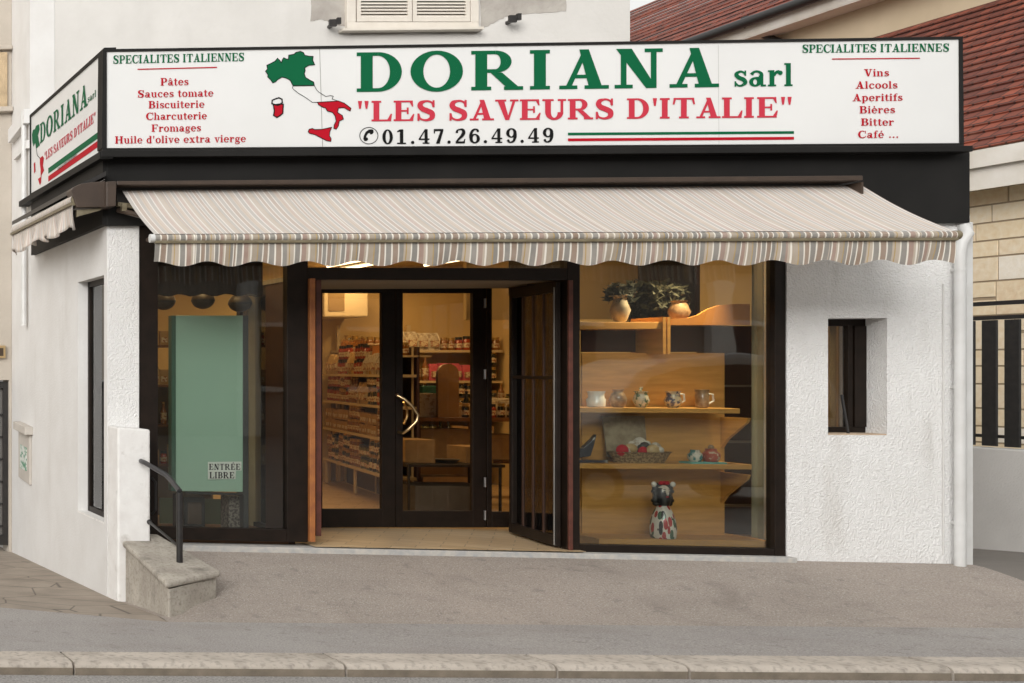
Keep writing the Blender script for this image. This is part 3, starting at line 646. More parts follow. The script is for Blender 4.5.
def front_text(s, x0, x1, yb0, yb1, cap, track=.05, Y=YS-.004):
    def mp(u, v, off):
        x = x0+(x1-x0)*u; y = yb0+(yb1-yb0)*u-cap*v; p = onY(x, y, Y); return Vector((p.x, p.y-off, p.z))
    return text_mb(s, mp, track)

# ================================================================= SIGN
sign = thing('shop_sign', (XW, -.1, 3.3), 'long white illuminated box sign with green and red lettering above the striped awning', 'sign')
SF = [(104.5, 150), (962.5, 145), (961.5, 38.5), (104.5, 50.5)]
mb = MB(); mb.pp([(106.5, 148), (960.5, 143), (960, 38.2), (106.5, 51)], YS, .13); mk('panel', mb, sign_white, sign)
mb = MB()
mb.pp([(103, 152), (963.8, 146.6), (963.8, 143.2), (103, 148.2)], YS-.012, .15); mb.pp([(103, 51.6), (963, 38.9), (963, 36.4), (103, 49.1)], YS-.012, .15)
mb.pp([(102, 148.1), (106.8, 148.1), (106.8, 51.7), (103, 51.7)], YS-.011, .15); mb.pp([(960.3, 143), (964, 143), (962.9, 39), (959.8, 39)], YS-.011, .15)
mk('frame', mb, black_paint, sign)
mb = MB(); 
for x0, y0, x1, y1 in ((319.6, 47.5, 322.6, 147), (718.3, 44.6, 719.0, 144.2)):
    w__ = .3 if x0 < 400 else .12
    mb.poly([onY(x1-w__, y1, YS-.002), onY(x1+w__, y1, YS-.002), onY(x0+w__, y0, YS-.002), onY(x0-w__, y0, YS-.002)])
mk('panel_seam', mb, seam, sign)
TX = [('DORIANA', 356, 720, 92.0, 87.0, 39.5, ink_green, .10), ('sarl', 733, 793.5, 86.8, 86.0, 23, ink_green, .04),
      ('"LES SAVEURS D\'ITALIE"', 356.5, 793.5, 121.5, 117.3, 20.5, ink_pink, .03), ('01.47.26.49.49', 382, 554, 144.2, 142.4, 14.6, ink_black, .16),
      ('SPECIALITES ITALIENNES', 113, 244.5, 63.8, 61, 8.3, ink_green, .03), ('Pâtes', 160.5, 188.5, 85.6, 85.2, 7.6, ink_red, .05),
      ('Sauces tomate', 137.5, 213.5, 97.6, 96.4, 7.3, ink_red, .05), ('Biscuiterie', 148.5, 204.5, 108.4, 107.6, 7.3, ink_red, .05),
      ('Charcuterie', 146, 207, 120.0, 119.2, 7.3, ink_red, .05), ('Fromages', 151.5, 201, 131.8, 131.2, 7.3, ink_red, .05),
      ("Huile d'olive extra vierge", 115, 246, 143.6, 142.0, 7.3, ink_red, .05),
      ('SPECIALITES ITALIENNES', 802, 949.5, 52.8, 51.6, 8.2, ink_green, .03), ('Vins', 864, 889, 76.4, 76.2, 7.3, ink_red, .05),
      ('Alcools', 855.5, 897.5, 88.7, 88.4, 7.3, ink_red, .05), ('Aperitifs', 852.5, 902.5, 101.2, 100.8, 7.3, ink_red, .05),
      ('Bières', 859.5, 895, 113.4, 113.1, 7.3, ink_red, .05), ('Bitter', 861, 894, 125.7, 125.5, 7.3, ink_red, .05), ('Café ...', 858, 899, 138.1, 137.8, 7.3, ink_red, .08)]
for t in TX: mk('lettering', front_text(t[0], t[1], t[2], t[3], t[4], t[5], t[7]), t[6], sign)
def strip(x0, y0, x1, y1, w_, Y=YS-.004): 
    mb = MB(); mb.poly([onY(x0, y0+w_/2, Y), onY(x1, y1+w_/2, Y), onY(x1, y1-w_/2, Y), onY(x0, y0-w_/2, Y)]); return mb
for a in ((137.5, 69.3, 217, 67.3, 1.1, ink_red), (832, 59.0, 920, 58.2, 1.1, ink_red), (568, 134.0, 794, 132.4, 2.6, ink_green), (568, 139.8, 794, 138.2, 2.8, ink_red)):
    mk('stripe', strip(*a[:5]), a[5], sign)
mps = {
 'g': [(100, 150), (125, 138), (150, 125), (163, 108), (176, 120), (187, 135), (192, 118), (200, 105), (215, 112), (228, 115), (230, 90), (262, 84), (272, 74), (300, 67), (318, 75), (325, 90), (350, 96), (375, 97), (372, 120), (385, 147), (350, 150), (325, 165), (328, 182), (322, 200), (330, 222), (355, 238), (378, 250), (382, 270), (256, 272), (240, 240), (215, 226), (190, 220), (165, 235), (152, 248), (135, 255), (122, 235), (105, 220), (106, 205), (92, 185), (104, 172)],
 'r': [(400, 370), (525, 362), (560, 375), (600, 405), (595, 422), (580, 415), (560, 402), (540, 402), (525, 405), (520, 430), (548, 448), (555, 470), (530, 482), (525, 510), (512, 530), (498, 525), (500, 505), (512, 480), (505, 450), (490, 430), (460, 422), (450, 405), (430, 398), (408, 385)],
 's': [(345, 545), (352, 530), (370, 525), (385, 532), (430, 530), (485, 518), (474, 545), (472, 570), (482, 585), (480, 602), (455, 598), (430, 585), (410, 575), (385, 562), (355, 555)],
 'd': [(138, 382), (165, 388), (185, 380), (198, 382), (196, 410), (195, 435), (180, 448), (160, 460), (140, 448), (145, 420)]}
outl = {'w1': [(382, 270), (395, 295), (410, 310), (450, 335), (478, 330), (495, 334), (488, 350), (510, 358), (525, 362)], 'w2': [(400, 370), (370, 370), (345, 352), (320, 335), (290, 318), (262, 296), (252, 285), (256, 272)]}
def z2(p, dx=0): return (250+p[0]/5.94, 40+p[1]/5.94)
def outline(pts, w_, conv, closed=True):
    mb = MB(); mb.fixn = False; q = [Vector((*conv(p), 0)) for p in pts]
    for i in range(len(q)-(0 if closed else 1)):
        a, b2 = q[i], q[(i+1) % len(q)]; t = (b2-a).normalized(); nn = Vector((-t.y, t.x, 0))*w_/2; t = t*w_*.35
        mb.poly([onY(p.x, p.y, YS-.0035-.00005*(i % 30)) for p in (a-t-nn, b2+t-nn, b2+t+nn, a-t+nn)][::-1])
    return mb
mapo = mk('italy_map', (lambda m: (m.poly([onY(*z2(p), YS-.0025) for p in mps['g']]), m)[1])(MB()), ink_green, sign)
mb = MB(); [mb.poly([onY(*z2(p), YS-.0025) for p in mps[k]]) for k in 'r']; mk('red_region', mb, ink_red, mapo)
for k in 'sd': mb = MB(); mb.poly([onY(*z2(p), YS-.0025) for p in mps[k]]); mk('red_island', mb, ink_red, mapo)
mb = MB(); mb.fixn = False
for k in 'grsd':
    o = outline(mps[k], .75 if k != 'd' else 1.2, z2); off = len(mb.v); mb.v += o.v; mb.f += [[i+off for i in f] for f in o.f]; mb.m += o.m
for k in ('w1', 'w2'):
    o = outline(outl[k], .55, z2, False); off = len(mb.v); mb.v += o.v; mb.f += [[i+off for i in f] for f in o.f]; mb.m += o.m
o = outline([(130, 378), (132, 358), (150, 350), (172, 343), (190, 352), (192, 372), (180, 380), (150, 384), (138, 380)], 1.3, z2); off = len(mb.v); mb.v += o.v; mb.f += [[i+off for i in f] for f in o.f]; mb.m += o.m
mk('map_outline', mb, ink_black, mapo)
# telephone symbol: ring and handset
circ = [(706+54*math.cos(R(a))-0, 568+49*math.sin(R(a))) for a in range(0, 360, 12)]
o = outline(circ, .7, z2); mk('telephone_symbol', o, ink_black, sign)
hp = [(733, 535), (725, 530), (705, 532), (688, 545), (676, 568), (673, 588), (680, 600), (692, 600), (702, 592), (699, 580), (690, 578), (694, 566), (702, 555), (710, 552), (716, 562), (728, 558), (735, 548)]
mb = MB(); mb.poly([onY(*z2(p), YS-.003) for p in hp]); mk('telephone_symbol', mb, ink_black, sign)
# ---- side face of the sign
XS = 2.855; YE = onX(31, 160, XS).y
mb = MB(); cs = [(-.135, 3.355), (YE, 3.425), (YE, 4.285), (-.135, 4.235)]
mb.prism([(XS, y, z) for y, z in cs], (.12, 0, 0)); sp = mk('side_panel', mb, sign_white, sign)
mb = MB()
def sbar(y0, z0, y1, z1, w_):
    a = Vector((XS-.012, y0, z0)); b2 = Vector((XS-.012, y1, z1)); t = (b2-a).normalized(); nn = Vector((0, -t.z, t.y))*w_/2
    mb.prism([a-nn, b2-nn, b2+nn, a+nn], (.1, 0, 0))
sbar(-.14, 3.35, YE, 3.42, .03); sbar(-.14, 4.24, YE, 4.29, .03); sbar(YE, 3.42, YE, 4.3, .035)
mk('side_frame', mb, black_paint, sign)
def side_text(s, px0, pyb0, pxt0, pyt0, px1, pyb1, track=.05):
    """baseline start/end and a cap-height point measured on the side face"""
    a = onX(px0, pyb0, XS); b2 = onX(px1, pyb1, XS); t = onX(pxt0, pyt0, XS); H = t.z-a.z
    def mp(u_, v, off): p = a+(b2-a)*u_; return Vector((XS-.004-off, p.y, p.z+H*v))
    return text_mb(s, mp, track)
S3 = lambda x, y: (20+x/5.255, 80+y/5.255)
def sT(s, a, t, b2, m, tr=.05):
    A_, T_, B_ = S3(*a), S3(*t), S3(*b2); mk('lettering', side_text(s, A_[0], A_[1], T_[0], T_[1], B_[0], B_[1], tr), m, sp)
sT('DORIANA', (107, 335), (107, 232), (358, 132), ink_green, .06); sT('sarl', (358, 120), (358, 84), (402, 86), ink_green)
sT('"LES SAVEURS D\'ITALIE"', (130, 425), (130, 382), (400, 216), ink_pink, .03)
sT("SPECIALITES ITALIENNES", (200, 478), (200, 464), (300, 398), ink_black, .03)
def sideband(p, q, w0, w1, m, off=.003):
    a, b2 = onX(*S3(*p), XS), onX(*S3(*q), XS); mb = MB(); mb.fixn = False
    mb.poly([(XS-off, a.y, a.z-w0), (XS-off, a.y, a.z+w0), (XS-off, b2.y, b2.z+w1), (XS-off, b2.y, b2.z-w1)]); mk('stripe', mb, m, sp)
sideband((150, 478), (414, 288), .028, .028, ink_green); sideband((150, 520), (414, 333), .028, .028, ink_red)
def spoly(pts, m, off):
    mb = MB(); mb.poly([onX(*S3(*p), XS-off) for p in pts]); mk('italy_map', mb, m, sp)
spoly([(63, 285), (68, 262), (78, 258), (84, 240), (100, 232), (103, 260), (94, 290), (99, 320), (104, 342), (84, 362), (80, 330), (70, 350), (64, 320)], ink_green, .003)
spoly([(104, 412), (118, 398), (125, 410), (120, 450), (126, 475), (118, 490), (112, 500), (110, 540), (104, 552), (94, 520), (108, 510), (108, 470), (104, 440)], ink_red, .003)
spoly([(72, 440), (79, 430), (81, 480), (74, 492)], ink_red, .003)
mb = MB(); mb.poly([onX(*S3(*p), XS-.0028) for p in [(84, 362), (86, 362), (92, 395), (106, 410), (104, 413), (90, 398)]]); mk('map_outline', mb, ink_black, sp)

# ================================================================= AWNING
def stripe_mat(name, cell=.46, fade=1.0, top=False):
    m = bpy.data.materials.new(name); m.use_nodes = True; n, l, b = N(m)
    uv = n.new('ShaderNodeUVMap'); sx = n.new('ShaderNodeSeparateXYZ'); l.new(uv.outputs[0], sx.inputs[0])
    d = n.new('ShaderNodeMath'); d.operation = 'DIVIDE'; d.inputs[1].default_value = cell; l.new(sx.outputs[0], d.inputs[0])
    fr = n.new('ShaderNodeMath'); fr.operation = 'FRACT'; l.new(d.outputs[0], fr.inputs[0])
    rp = n.new('ShaderNodeValToRGB'); rp.color_ramp.interpolation = 'CONSTANT'; l.new(fr.outputs[0], rp.inputs[0])
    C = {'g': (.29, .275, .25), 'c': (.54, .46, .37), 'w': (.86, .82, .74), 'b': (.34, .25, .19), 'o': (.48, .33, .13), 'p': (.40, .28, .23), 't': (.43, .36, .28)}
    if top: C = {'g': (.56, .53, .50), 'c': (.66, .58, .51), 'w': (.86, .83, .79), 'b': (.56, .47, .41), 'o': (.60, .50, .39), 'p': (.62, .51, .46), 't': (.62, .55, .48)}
    seq = [('g', 0), ('w', .085), ('b', .11), ('w', .20), ('g', .225), ('c', .30), ('o', .335), ('c', .355), ('w', .42), ('g', .445), ('w', .53), ('p', .555), ('c', .635), ('w', .67), ('t', .70), ('o', .79), ('g', .81), ('w', .88), ('b', .905), ('w', .975)]
    el = rp.color_ramp.elements
    while len(el) > 1: el.remove(el[-1])
    el[0].position = 0; el[0].color = (*C['g'], 1)
    for k, p in seq[1:]: q = el.new(p); q.color = (*C[k], 1)
    d2 = n.new('ShaderNodeMath'); d2.operation = 'DIVIDE'; d2.inputs[1].default_value = cell*1.37; l.new(sx.outputs[0], d2.inputs[0])
    f2_ = n.new('ShaderNodeMath'); f2_.operation = 'FRACT'; l.new(d2.outputs[0], f2_.inputs[0])
    sw_ = n.new('ShaderNodeTexWhiteNoise'); sw_.noise_dimensions = '1D'; q_ = n.new('ShaderNodeMath'); q_.operation = 'MULTIPLY'; q_.inputs[1].default_value = 1/.31; l.new(sx.outputs[0], q_.inputs[0]); q2_ = n.new('ShaderNodeMath'); q2_.operation = 'FLOOR'; l.new(q_.outputs[0], q2_.inputs[0]); l.new(q2_.outputs[0], sw_.inputs['W'])
    gt_ = n.new('ShaderNodeMath'); gt_.operation = 'GREATER_THAN'; gt_.inputs[1].default_value = .5; l.new(sw_.outputs['Value'], gt_.inputs[0])
    mxf = n.new('ShaderNodeMix'); l.new(gt_.outputs[0], mxf.inputs[0]); l.new(fr.outputs[0], mxf.inputs[2]); l.new(f2_.outputs[0], mxf.inputs[3])
    IRR = mxf.outputs[0]
    no = n.new('ShaderNodeTexNoise'); no.inputs['Scale'].default_value = 7; no.inputs['Detail'].default_value = 6; tc = n.new('ShaderNodeTexCoord'); l.new(tc.outputs['Object'], no.inputs['Vector'])
    mr = n.new('ShaderNodeMapRange'); mr.inputs['From Min'].default_value = .35; mr.inputs['From Max'].default_value = .75; mr.inputs['To Min'].default_value = 1-fade; mr.inputs['To Max'].default_value = 1-fade+.25; l.new(no.outputs[0], mr.inputs[0])
    mx = n.new('ShaderNodeMixRGB'); mx.inputs[2].default_value = (.74, .665, .595, 1); l.new(mr.outputs[0], mx.inputs[0]); l.new(rp.outputs[0], mx.inputs[1]); l.new(mx.outputs[0], b.inputs['Base Color'])
    l.new(IRR, rp.inputs[0]); b.inputs['Roughness'].default_value = .95
    tl = n.new('ShaderNodeBsdfTranslucent'); ms_ = n.new('ShaderNodeMixShader'); ms_.inputs[0].default_value = .24
    l.new(mx.outputs[0], tl.inputs[0]); l.new(b.outputs[0], ms_.inputs[1]); l.new(tl.outputs[0], ms_.inputs[2]); l.new(ms_.outputs[0], n['Material Output'].inputs[0])
    return m
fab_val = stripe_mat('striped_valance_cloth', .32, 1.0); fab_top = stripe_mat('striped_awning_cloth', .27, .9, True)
def sheet(name, P, nu, nv, m, parent, U, smooth=True, thick=.0):
    me = bpy.data.meshes.new(name); org = BASE[parent.name]; vs = []; fs = []
    for i in range(nu+1):
        for j in range(nv+1): vs.append(P(i/nu, j/nv)-org)
    for i in range(nu):
        for j in range(nv): k = i*(nv+1)+j; fs.append([k, k+nv+1, k+nv+2, k+1])
    me.from_pydata(vs, [], fs); me.materials.append(m); uvl = me.uv_layers.new(name='UVMap')
    for p in me.polygons:
        p.use_smooth = bool(smooth)
        for li in p.loop_indices:
            vi = me.loops[li].vertex_index; uvl.data[li].uv = (U(vi//(nv+1)/nu, (vi % (nv+1))/nv), (vi % (nv+1))/nv)
    o = bpy.data.objects.new(name, me); COL.objects.link(o); o.parent = parent; BASE[o.name] = org
    if thick: s = o.modifiers.new('solid', 'SOLIDIFY'); s.thickness = thick
    return o
aw = thing('awning', (5.9, -.1, 2.5), 'wide extended awning of faded cream and brown striped cloth with scalloped valance', 'awning')
T0, T1 = onY(122, 190.5, -.10), onY(862, 185.5, -.10); B0, B1 = onY(154, 234, -.93), onY(953, 230.5, -.93)
def awnP(u_, v):
    t = T0+(T1-T0)*u_; b2 = B0+(B1-B0)*u_; p = t+(b2-t)*v
    sag = .022*math.sin(math.pi*v)+.006*math.sin(u_*31+math.sin(u_*9)*2)*math.sin(math.pi*v)+.004*math.sin(u_*83+v*3)*v*(1.1-v)
    return p-Vector((0, 0, sag))
LW = (T1-T0).length
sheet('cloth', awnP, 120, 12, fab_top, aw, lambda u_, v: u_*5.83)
mb = MB(); d_ = (B1-B0)
def roll(u_, v):         # cloth wrapping the front bar
    p = B0+d_*u_; a = R(100-190*v); return p+Vector((0, -.030*math.cos(a)-.008, .030*math.sin(a)-.035))
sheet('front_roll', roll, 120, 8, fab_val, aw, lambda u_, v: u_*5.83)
mb = MB(); mb.cyl(B0+Vector((0, -.008, -.035)), B1+Vector((.0, -.008, -.035)), .027, 12); mk('roller_bar', mb, bar_olive, aw, smooth=True)
mb = MB(); a = B0+Vector((0, -.045, -.078)); mb.prism([a, a+Vector((0, .05, 0)), a+Vector((0, .05, .022)), a+Vector((0, 0, .022))], d_); mk('front_bar', mb, bar_olive, aw, bevel=.004)
def val(u_, v):
    p = B0+d_*u_+Vector((0, -.022, -.078)); xx = u_*d_.length
    dep = .158+.020*math.cos(2*math.pi*(xx/.372+.42))
    wob = .009*math.sin(xx*9.1+1+math.sin(xx*2.3))+.006*math.sin(xx*23+2*math.sin(xx))
    return p+Vector((0, wob*v+.02*v*v, -dep*v))
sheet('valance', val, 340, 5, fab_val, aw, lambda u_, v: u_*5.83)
# end caps of the bar
mb = MB(); mb.cyl(B0+Vector((-.035, -.008, -.035)), B0+Vector((0, -.008, -.035)), .034, 12); mk('end_cap', mb, white_pvc, aw, smooth=True)
mb = MB(); mb.cyl(B1+Vector((0, -.008, -.035)), B1+Vector((.03, -.008, -.035)), .034, 12); mk('end_cap', mb, bar_olive, aw, smooth=True)
# cassette rail and housing
mb = MB(); mb.pp([(117, 184.8), (863, 180.2), (863, 175.5), (117, 181)], -.24, .18); mk('cassette', mb, awn_brown, aw, bevel=.004)
mb = MB(); mb.pp([(117, 206), (863, 199), (863, 183), (117, 187.5)], -.068, .006); mk('cassette_back', mb, iron_black, aw)
mb = MB(); mb.pp([(861.5, 196), (863.5, 196), (863.5, 182), (861.5, 182)], -.24, .175); mk('cassette_end', mb, awn_brown, aw)
mb = MB(); mb.pp([(106.5, 181.5), (116, 181), (116.5, 184), (116, 206), (106.5, 206.8)], -.26, .19); mk('cassette_end', mb, awn_brown, aw, bevel=.006)
for x in (118, 700): 
    mb = MB(); p = onY(x, 210, -.1); q = onY(x+60, 225, -.55); r_ = onY(x+30, 240, -.9)
    mb.tube([p, q], .022, 8); mb.tube([q, r_], .018, 8); mb.ball(q, .03); mk('folding_arm', mb, awn_brown, aw, smooth=True)
mb = MB(); mb.pp([(118, 206), (140, 209), (140, 204.5), (118, 202)], -.16, .05); mb.pp([(122, 211), (127, 211), (127, 203), (122, 203)], -.18, .05); mk('arm_bracket', mb, bar_olive, aw)

# ---- side awning, almost retracted, along the side wall
sa = thing('side_awning', (2.7, 1.5, 2.8), 'small half closed striped awning along the left side wall under the sign', 'awning')
XA = 2.60
q0, q1 = onX(76, 203, XA), onX(15, 233.5, XA)
dd = q1-q0
mb = MB(); mb.prism([(XA-.03, q0.y, q0.z+.09), (2.85, q0.y, q0.z+.23), (2.85, q0.y, q0.z+.27), (XA-.03, q0.y, q0.z+.13)], Vector((0, dd.y, dd.z))); mk('cassette', mb, iron_black, sa)
def sroll(u_, v):
    a = R(120-210*v); return q0+dd*u_+Vector((-.045*math.cos(R(-a*0)) * 0-.045*math.cos(a), 0, .045*math.sin(a)+.03))
sheet('cloth_roll', sroll, 40, 10, fab_top, sa, lambda u_, v: u_*3)
mb = MB(); mb.cyl(q0+Vector((0, 0, .03)), q1+Vector((0, 0, .03)), .042, 12); mb.prism([q0+Vector((-.05, 0, -.02)), q0+Vector((.0, 0, -.02)), q0+Vector((.0, 0, .005)), q0+Vector((-.05, 0, .005))], dd); mk('front_bar', mb, bar_olive, sa, smooth=True)
def sval(u_, v):
    xx = u_*abs(dd.y); dep = .19+.022*math.cos(2*math.pi*xx/.36)
    return q0+dd*u_+Vector((-.03+.035*math.sin(xx*13)*v+.015*math.sin(xx*31)*v, 0, -.02-dep*v))
sheet('valance', sval, 160, 6, fab_top, sa, lambda u_, v: u_*3.6, thick=.002)
def sclo(u_, v):
    a = Vector((2.84, q0.y, q0.z+.20)); return a+dd*u_+(Vector((XA, q0.y, q0.z+.08))-a)*v
sheet('cloth', sclo, 20, 4, fab_top, sa, lambda u_, v: u_*3.4, thick=.002)
mb = MB(); mb.prism([onY(x, y, -.20) for x, y in [(71, 190), (73.5, 187), (80, 184), (92, 182), (105.5, 181), (105.5, 207), (77, 207.5)]], (0, .17, 0)); mk('end_housing', mb, awn_brown, sa, bevel=.006)
mb = MB(); mb.pp([(77, 217), (79, 216), (101, 210), (101, 208), (77, 210)], -.16, .04); mk('bracket', mb, bar_olive, sa)

# ================================================================= RAMP BLOCK + HANDRAIL
blk = MB()
top = [(XW+.035, -.312, .073), (3.02, -1.35, -.156), (3.49, -1.04, -.085), (3.30, -.10, .10), (3.176, -.10, .105), (3.176, -.312, .073)]
top[1] = (2.965, -1.35, -.095); top[2] = (3.47, -1.05, -.050)
blk.prism(top[::-1], (0, 0, -.055))
bt = [(p[0]+(.025 if p[0] < 3.1 else -.02), p[1]+(.02 if p[1] < -1 else 0), p[2]-.0555) for p in top]
btm = [(p[0], p[1], -.62) for p in bt]
k = len(blk.v); blk.v += [Vector(p) for p in bt+btm]; n_ = len(bt)
for i in range(n_): j = (i+1) % n_; blk.f.append([k+i, k+j, k+n_+j, k+n_+i]); blk.m.append(0)
mk('ramp_wall', blk, concrete, bevel=.02, label='low sloping block of stained concrete at the left of the entrance ramp', cat='low wall')
hr = thing('handrail', (3.22, -.86, -.05), 'black metal handrail with bent top bar on the concrete block', 'handrail')
mb = MB(); px_, py_ = 3.225, -.86
mb.cyl((px_, py_, -.08), (px_, py_, .53), .024, 14); mk('post', mb, iron_black, hr, smooth=True)
mb = MB(); s0 = onY(141, 461, -.40); s1 = onY(166, 475, -.62); mb.tube([onY(141, 461, -.31), onY(142, 461.5, -.38), s0+Vector((.02, -.03, -.01)), s1, onY(170, 479, -.68), (px_, py_, .545)], .020, 12)
mk('top_rail', mb, mat('worn_rail', (.05, .048, .05), .35, .3), hr, smooth=True)
mb = MB(); mb.tube([onY(149, 522, -.30), onY(150, 522.5, -.36), (px_, py_, .10)], .011, 8); mb.ball(onY(149.5, 522, -.33), .022); mk('lower_rail', mb, iron_black, hr, smooth=True)
mb = MB(); mb.tube([onY(152, 478, .0), onY(155.5, 482, -.05), onY(155.5, 510, -.05), onY(152, 514, .0)], .011, 8); mk('pull_handle', mb, iron_black, shop, smooth=True)

# ================================================================= NEIGHBOURS
# right: long stone house with two red tiled roofs, seen along its flank
nh = thing('neighbour_house', (14.9, 6, -1), 'cream and yellow stone house with two red tiled roofs behind the shop, at the right', 'house')
tile_m = mat('red_roof_tile', (.27, .062, .032), .8, bump=.5, bscale=50)
n, l, b = N(tile_m)
tc = n.new('ShaderNodeTexCoord'); mp = n.new('ShaderNodeMapping'); mp.inputs['Rotation'].default_value = (0, 0, R(90))
br = n.new('ShaderNodeTexBrick'); br.inputs['Color1'].default_value = (.30, .075, .040, 1); br.inputs['Color2'].default_value = (.13, .036, .024, 1); br.inputs['Mortar'].default_value = (.06, .018, .012, 1)
br.inputs['Scale'].default_value = 1; br.inputs['Brick Width'].default_value = .19; br.inputs['Row Height'].default_value = .1445; br.inputs['Mortar Size'].default_value = .014
l.new(tc.outputs['Object'], mp.inputs[0]); l.new(mp.outputs[0], br.inputs['Vector']); l.new(br.outputs[0], b.inputs['Base Color'])
add_noise_mix(tile_m, (.07, .035, .02), 2.2, .56, .74, fac=.6); add_noise_mix(tile_m, (.30, .14, .09), 4, .6, .8, fac=.5)
def tiled(x0, z0, x1, z1, y0, y1, step=.19):
    mb = MB(); L_ = math.hypot(x1-x0, z1-z0); n_ = int(L_/step); ux, uz = (x1-x0)/L_, (z1-z0)/L_
    for i in range(n_):
        a = i*step; b2 = a+step+.03
        p = Vector((x0+ux*a, y0, z0+uz*a)); q = Vector((x0+ux*b2, y0, z0+uz*b2)); nn = Vector((-uz, 0, ux))
        jj = random.uniform(-.004, .004)
        mb.prism([p+nn*(.034+jj), q+nn*.004, q-nn*.02, p+nn*(.012+jj)], (0, y1-y0, 0))
    return mb
X1, Z1 = 14.6, 1.5+.183*14.6; X2 = 17.9; Z2 = 1.5+.305*17.9
rf = mk('roof', tiled(X1, Z1, X2, Z2, 4, 26), tile_m, nh)
mb = MB(); mb.box(X1-.10, 4, Z1-.50, X1-.06, 26, Z1-.24); mb.box(X1-.16, 4, Z1-.24, X1-.05, 26, Z1-.03); mb.box(X1-.06, 4, Z1-.30, X1+.4, 26, Z1-.26); mk('fascia_board', mb, cream_trim, nh)
# ashlar wall, block by block
st_m = bpy.data.materials.new('ashlar_stone'); st_m.use_nodes = True; n, l, b = N(st_m); b.inputs['Roughness'].default_value = .92
at = n.new('ShaderNodeAttribute'); at.attribute_name = 'tone'; no = n.new('ShaderNodeTexNoise'); no.inputs['Scale'].default_value = 14; no.inputs['Detail'].default_value = 8
tc = n.new('ShaderNodeTexCoord'); l.new(tc.outputs['Object'], no.inputs['Vector']); mx = n.new('ShaderNodeMixRGB'); mx.blend_type = 'OVERLAY'; mx.inputs[0].default_value = .35
l.new(at.outputs['Color'], mx.inputs[1]); l.new(no.outputs[0], mx.inputs[2]); l.new(mx.outputs[0], b.inputs['Base Color'])
bu = n.new('ShaderNodeBump'); bu.inputs['Strength'].default_value = .7; bu.inputs['Distance'].default_value = .01; l.new(no.outputs[0], bu.inputs['Height']); l.new(bu.outputs[0], b.inputs['Normal'])
mb = MB(); tones = []; rnd = random.Random(3); z = -1.0; XS2 = 14.9
while z < Z1-.25:
    h_ = rnd.choice([.20, .20, .22, .30, .42]); y = 3.5+rnd.random()*.3
    while y < 12:
        w_ = rnd.choice([.34, .5, .62, .8]); tone = rnd.choice([(.80, .66, .46), (.76, .61, .42), (.82, .70, .52), (.84, .77, .66), (.78, .65, .47)])
        parts = [(z, h_)] if h_ < .4 or w_ > .5 else [(z, .2), (z+.22, h_-.22)]
        for zz, hh in parts:
            f0 = len(mb.f); mb.prism([(XS2, y, zz), (XS2, y+w_-.022, zz), (XS2, y+w_-.022, zz+hh-.022), (XS2, y, zz+hh-.022)], (.05, 0, 0)); tones += [tone]*(len(mb.f)-f0)
        y += w_
    z += h_
ws = mk('stone_wall', mb, st_m, nh); ca = ws.data.color_attributes.new('tone', 'FLOAT_COLOR', 'CORNER')
for p, t in zip(ws.data.polygons, tones):
    for li in p.loop_indices: ca.data[li].color = (*t, 1)
mb = MB(); mb.box(XS2+.012, 3.5, -1.2, XS2+.3, 26, Z1-.2); mk('wall', mb, mat('mortar', (.36, .28, .19), .95), nh)
mb = MB(); XC = 17.92; Zl = 1.5+.359*17.45
mb.box(XC, 4, 4.6, XC+.3, 26, Zl+.1); mk('upper_wall', mb, cream, nh)
mb = MB(); mb.prism([(17.45, 4, Zl-.05), (17.45, 26, Zl-.05), (17.49, 26, Zl-.28), (17.49, 4, Zl-.28)], (.03, 0, 0)); mb.box(17.5, 4, Zl-.30, XC-.002, 26, Zl-.27); mk('fascia_board', mb, cream_trim, nh)
mk('roof', tiled(17.42, Zl, 21.3, 1.5+.42*21.3, 4, 24.5, .27), tile_m, nh)
mb = MB(); 
mb.tube([(17.36, 4, Zl-.05), (17.36, 26, Zl-.05)], .085, 10); mk('gutter', mb, gutter_m, nh, smooth=True)
g0 = onX(745, 18, 17.4); g1 = onX(752, 31, 17.7); g2 = onX(782, 42, 17.85)
mb = MB(); mb.tube([g0, g0+(g1-g0)*.5+Vector((0, 0, -.08)), g1, g2, g2+Vector((0, 0, -3))], .065, 10); mk('gutter_pipe', mb, gutter_m, nh, smooth=True)
mb = MB(); mb.box(XS2+.3, 3.6, -1.2, 24, 3.9, 4.5); mb.box(XC+.3, 3.6, 4.52, 24, 3.9, 8); mk('gable_wall', mb, cream, nh)

# boundary wall and slatted fence along the passage
bw = MB(); bw.box(11.8, -1.3, -1.0, 12.0, 10, .74); mk('boundary_wall', bw, grey_wall, label='low grey white rendered wall along the passage at the right edge', cat='wall', bevel=.01)
fn = thing('fence', (11.85, 4, .74), 'black metal slat fence on top of the low grey wall', 'fence')
mb = MB()
for z0, z1 in ((2.13, 2.17), (1.99, 2.03), (.84, .87)): mb.box(11.86, -1.3, z0, 11.90, 10, z1)
mk('rail', mb, iron_black, fn)
ya = onX(971, 400, 11.84).y
for k in range(-6, 34):
    y = ya+.02-.213*k+3
    if -1.2 < y < 9.9:
        mb = MB(); mb.box(11.835, y-.068, .76, 11.857, y+.068, 1.985); mk('slat', mb, iron_black, fn, bevel=.003)

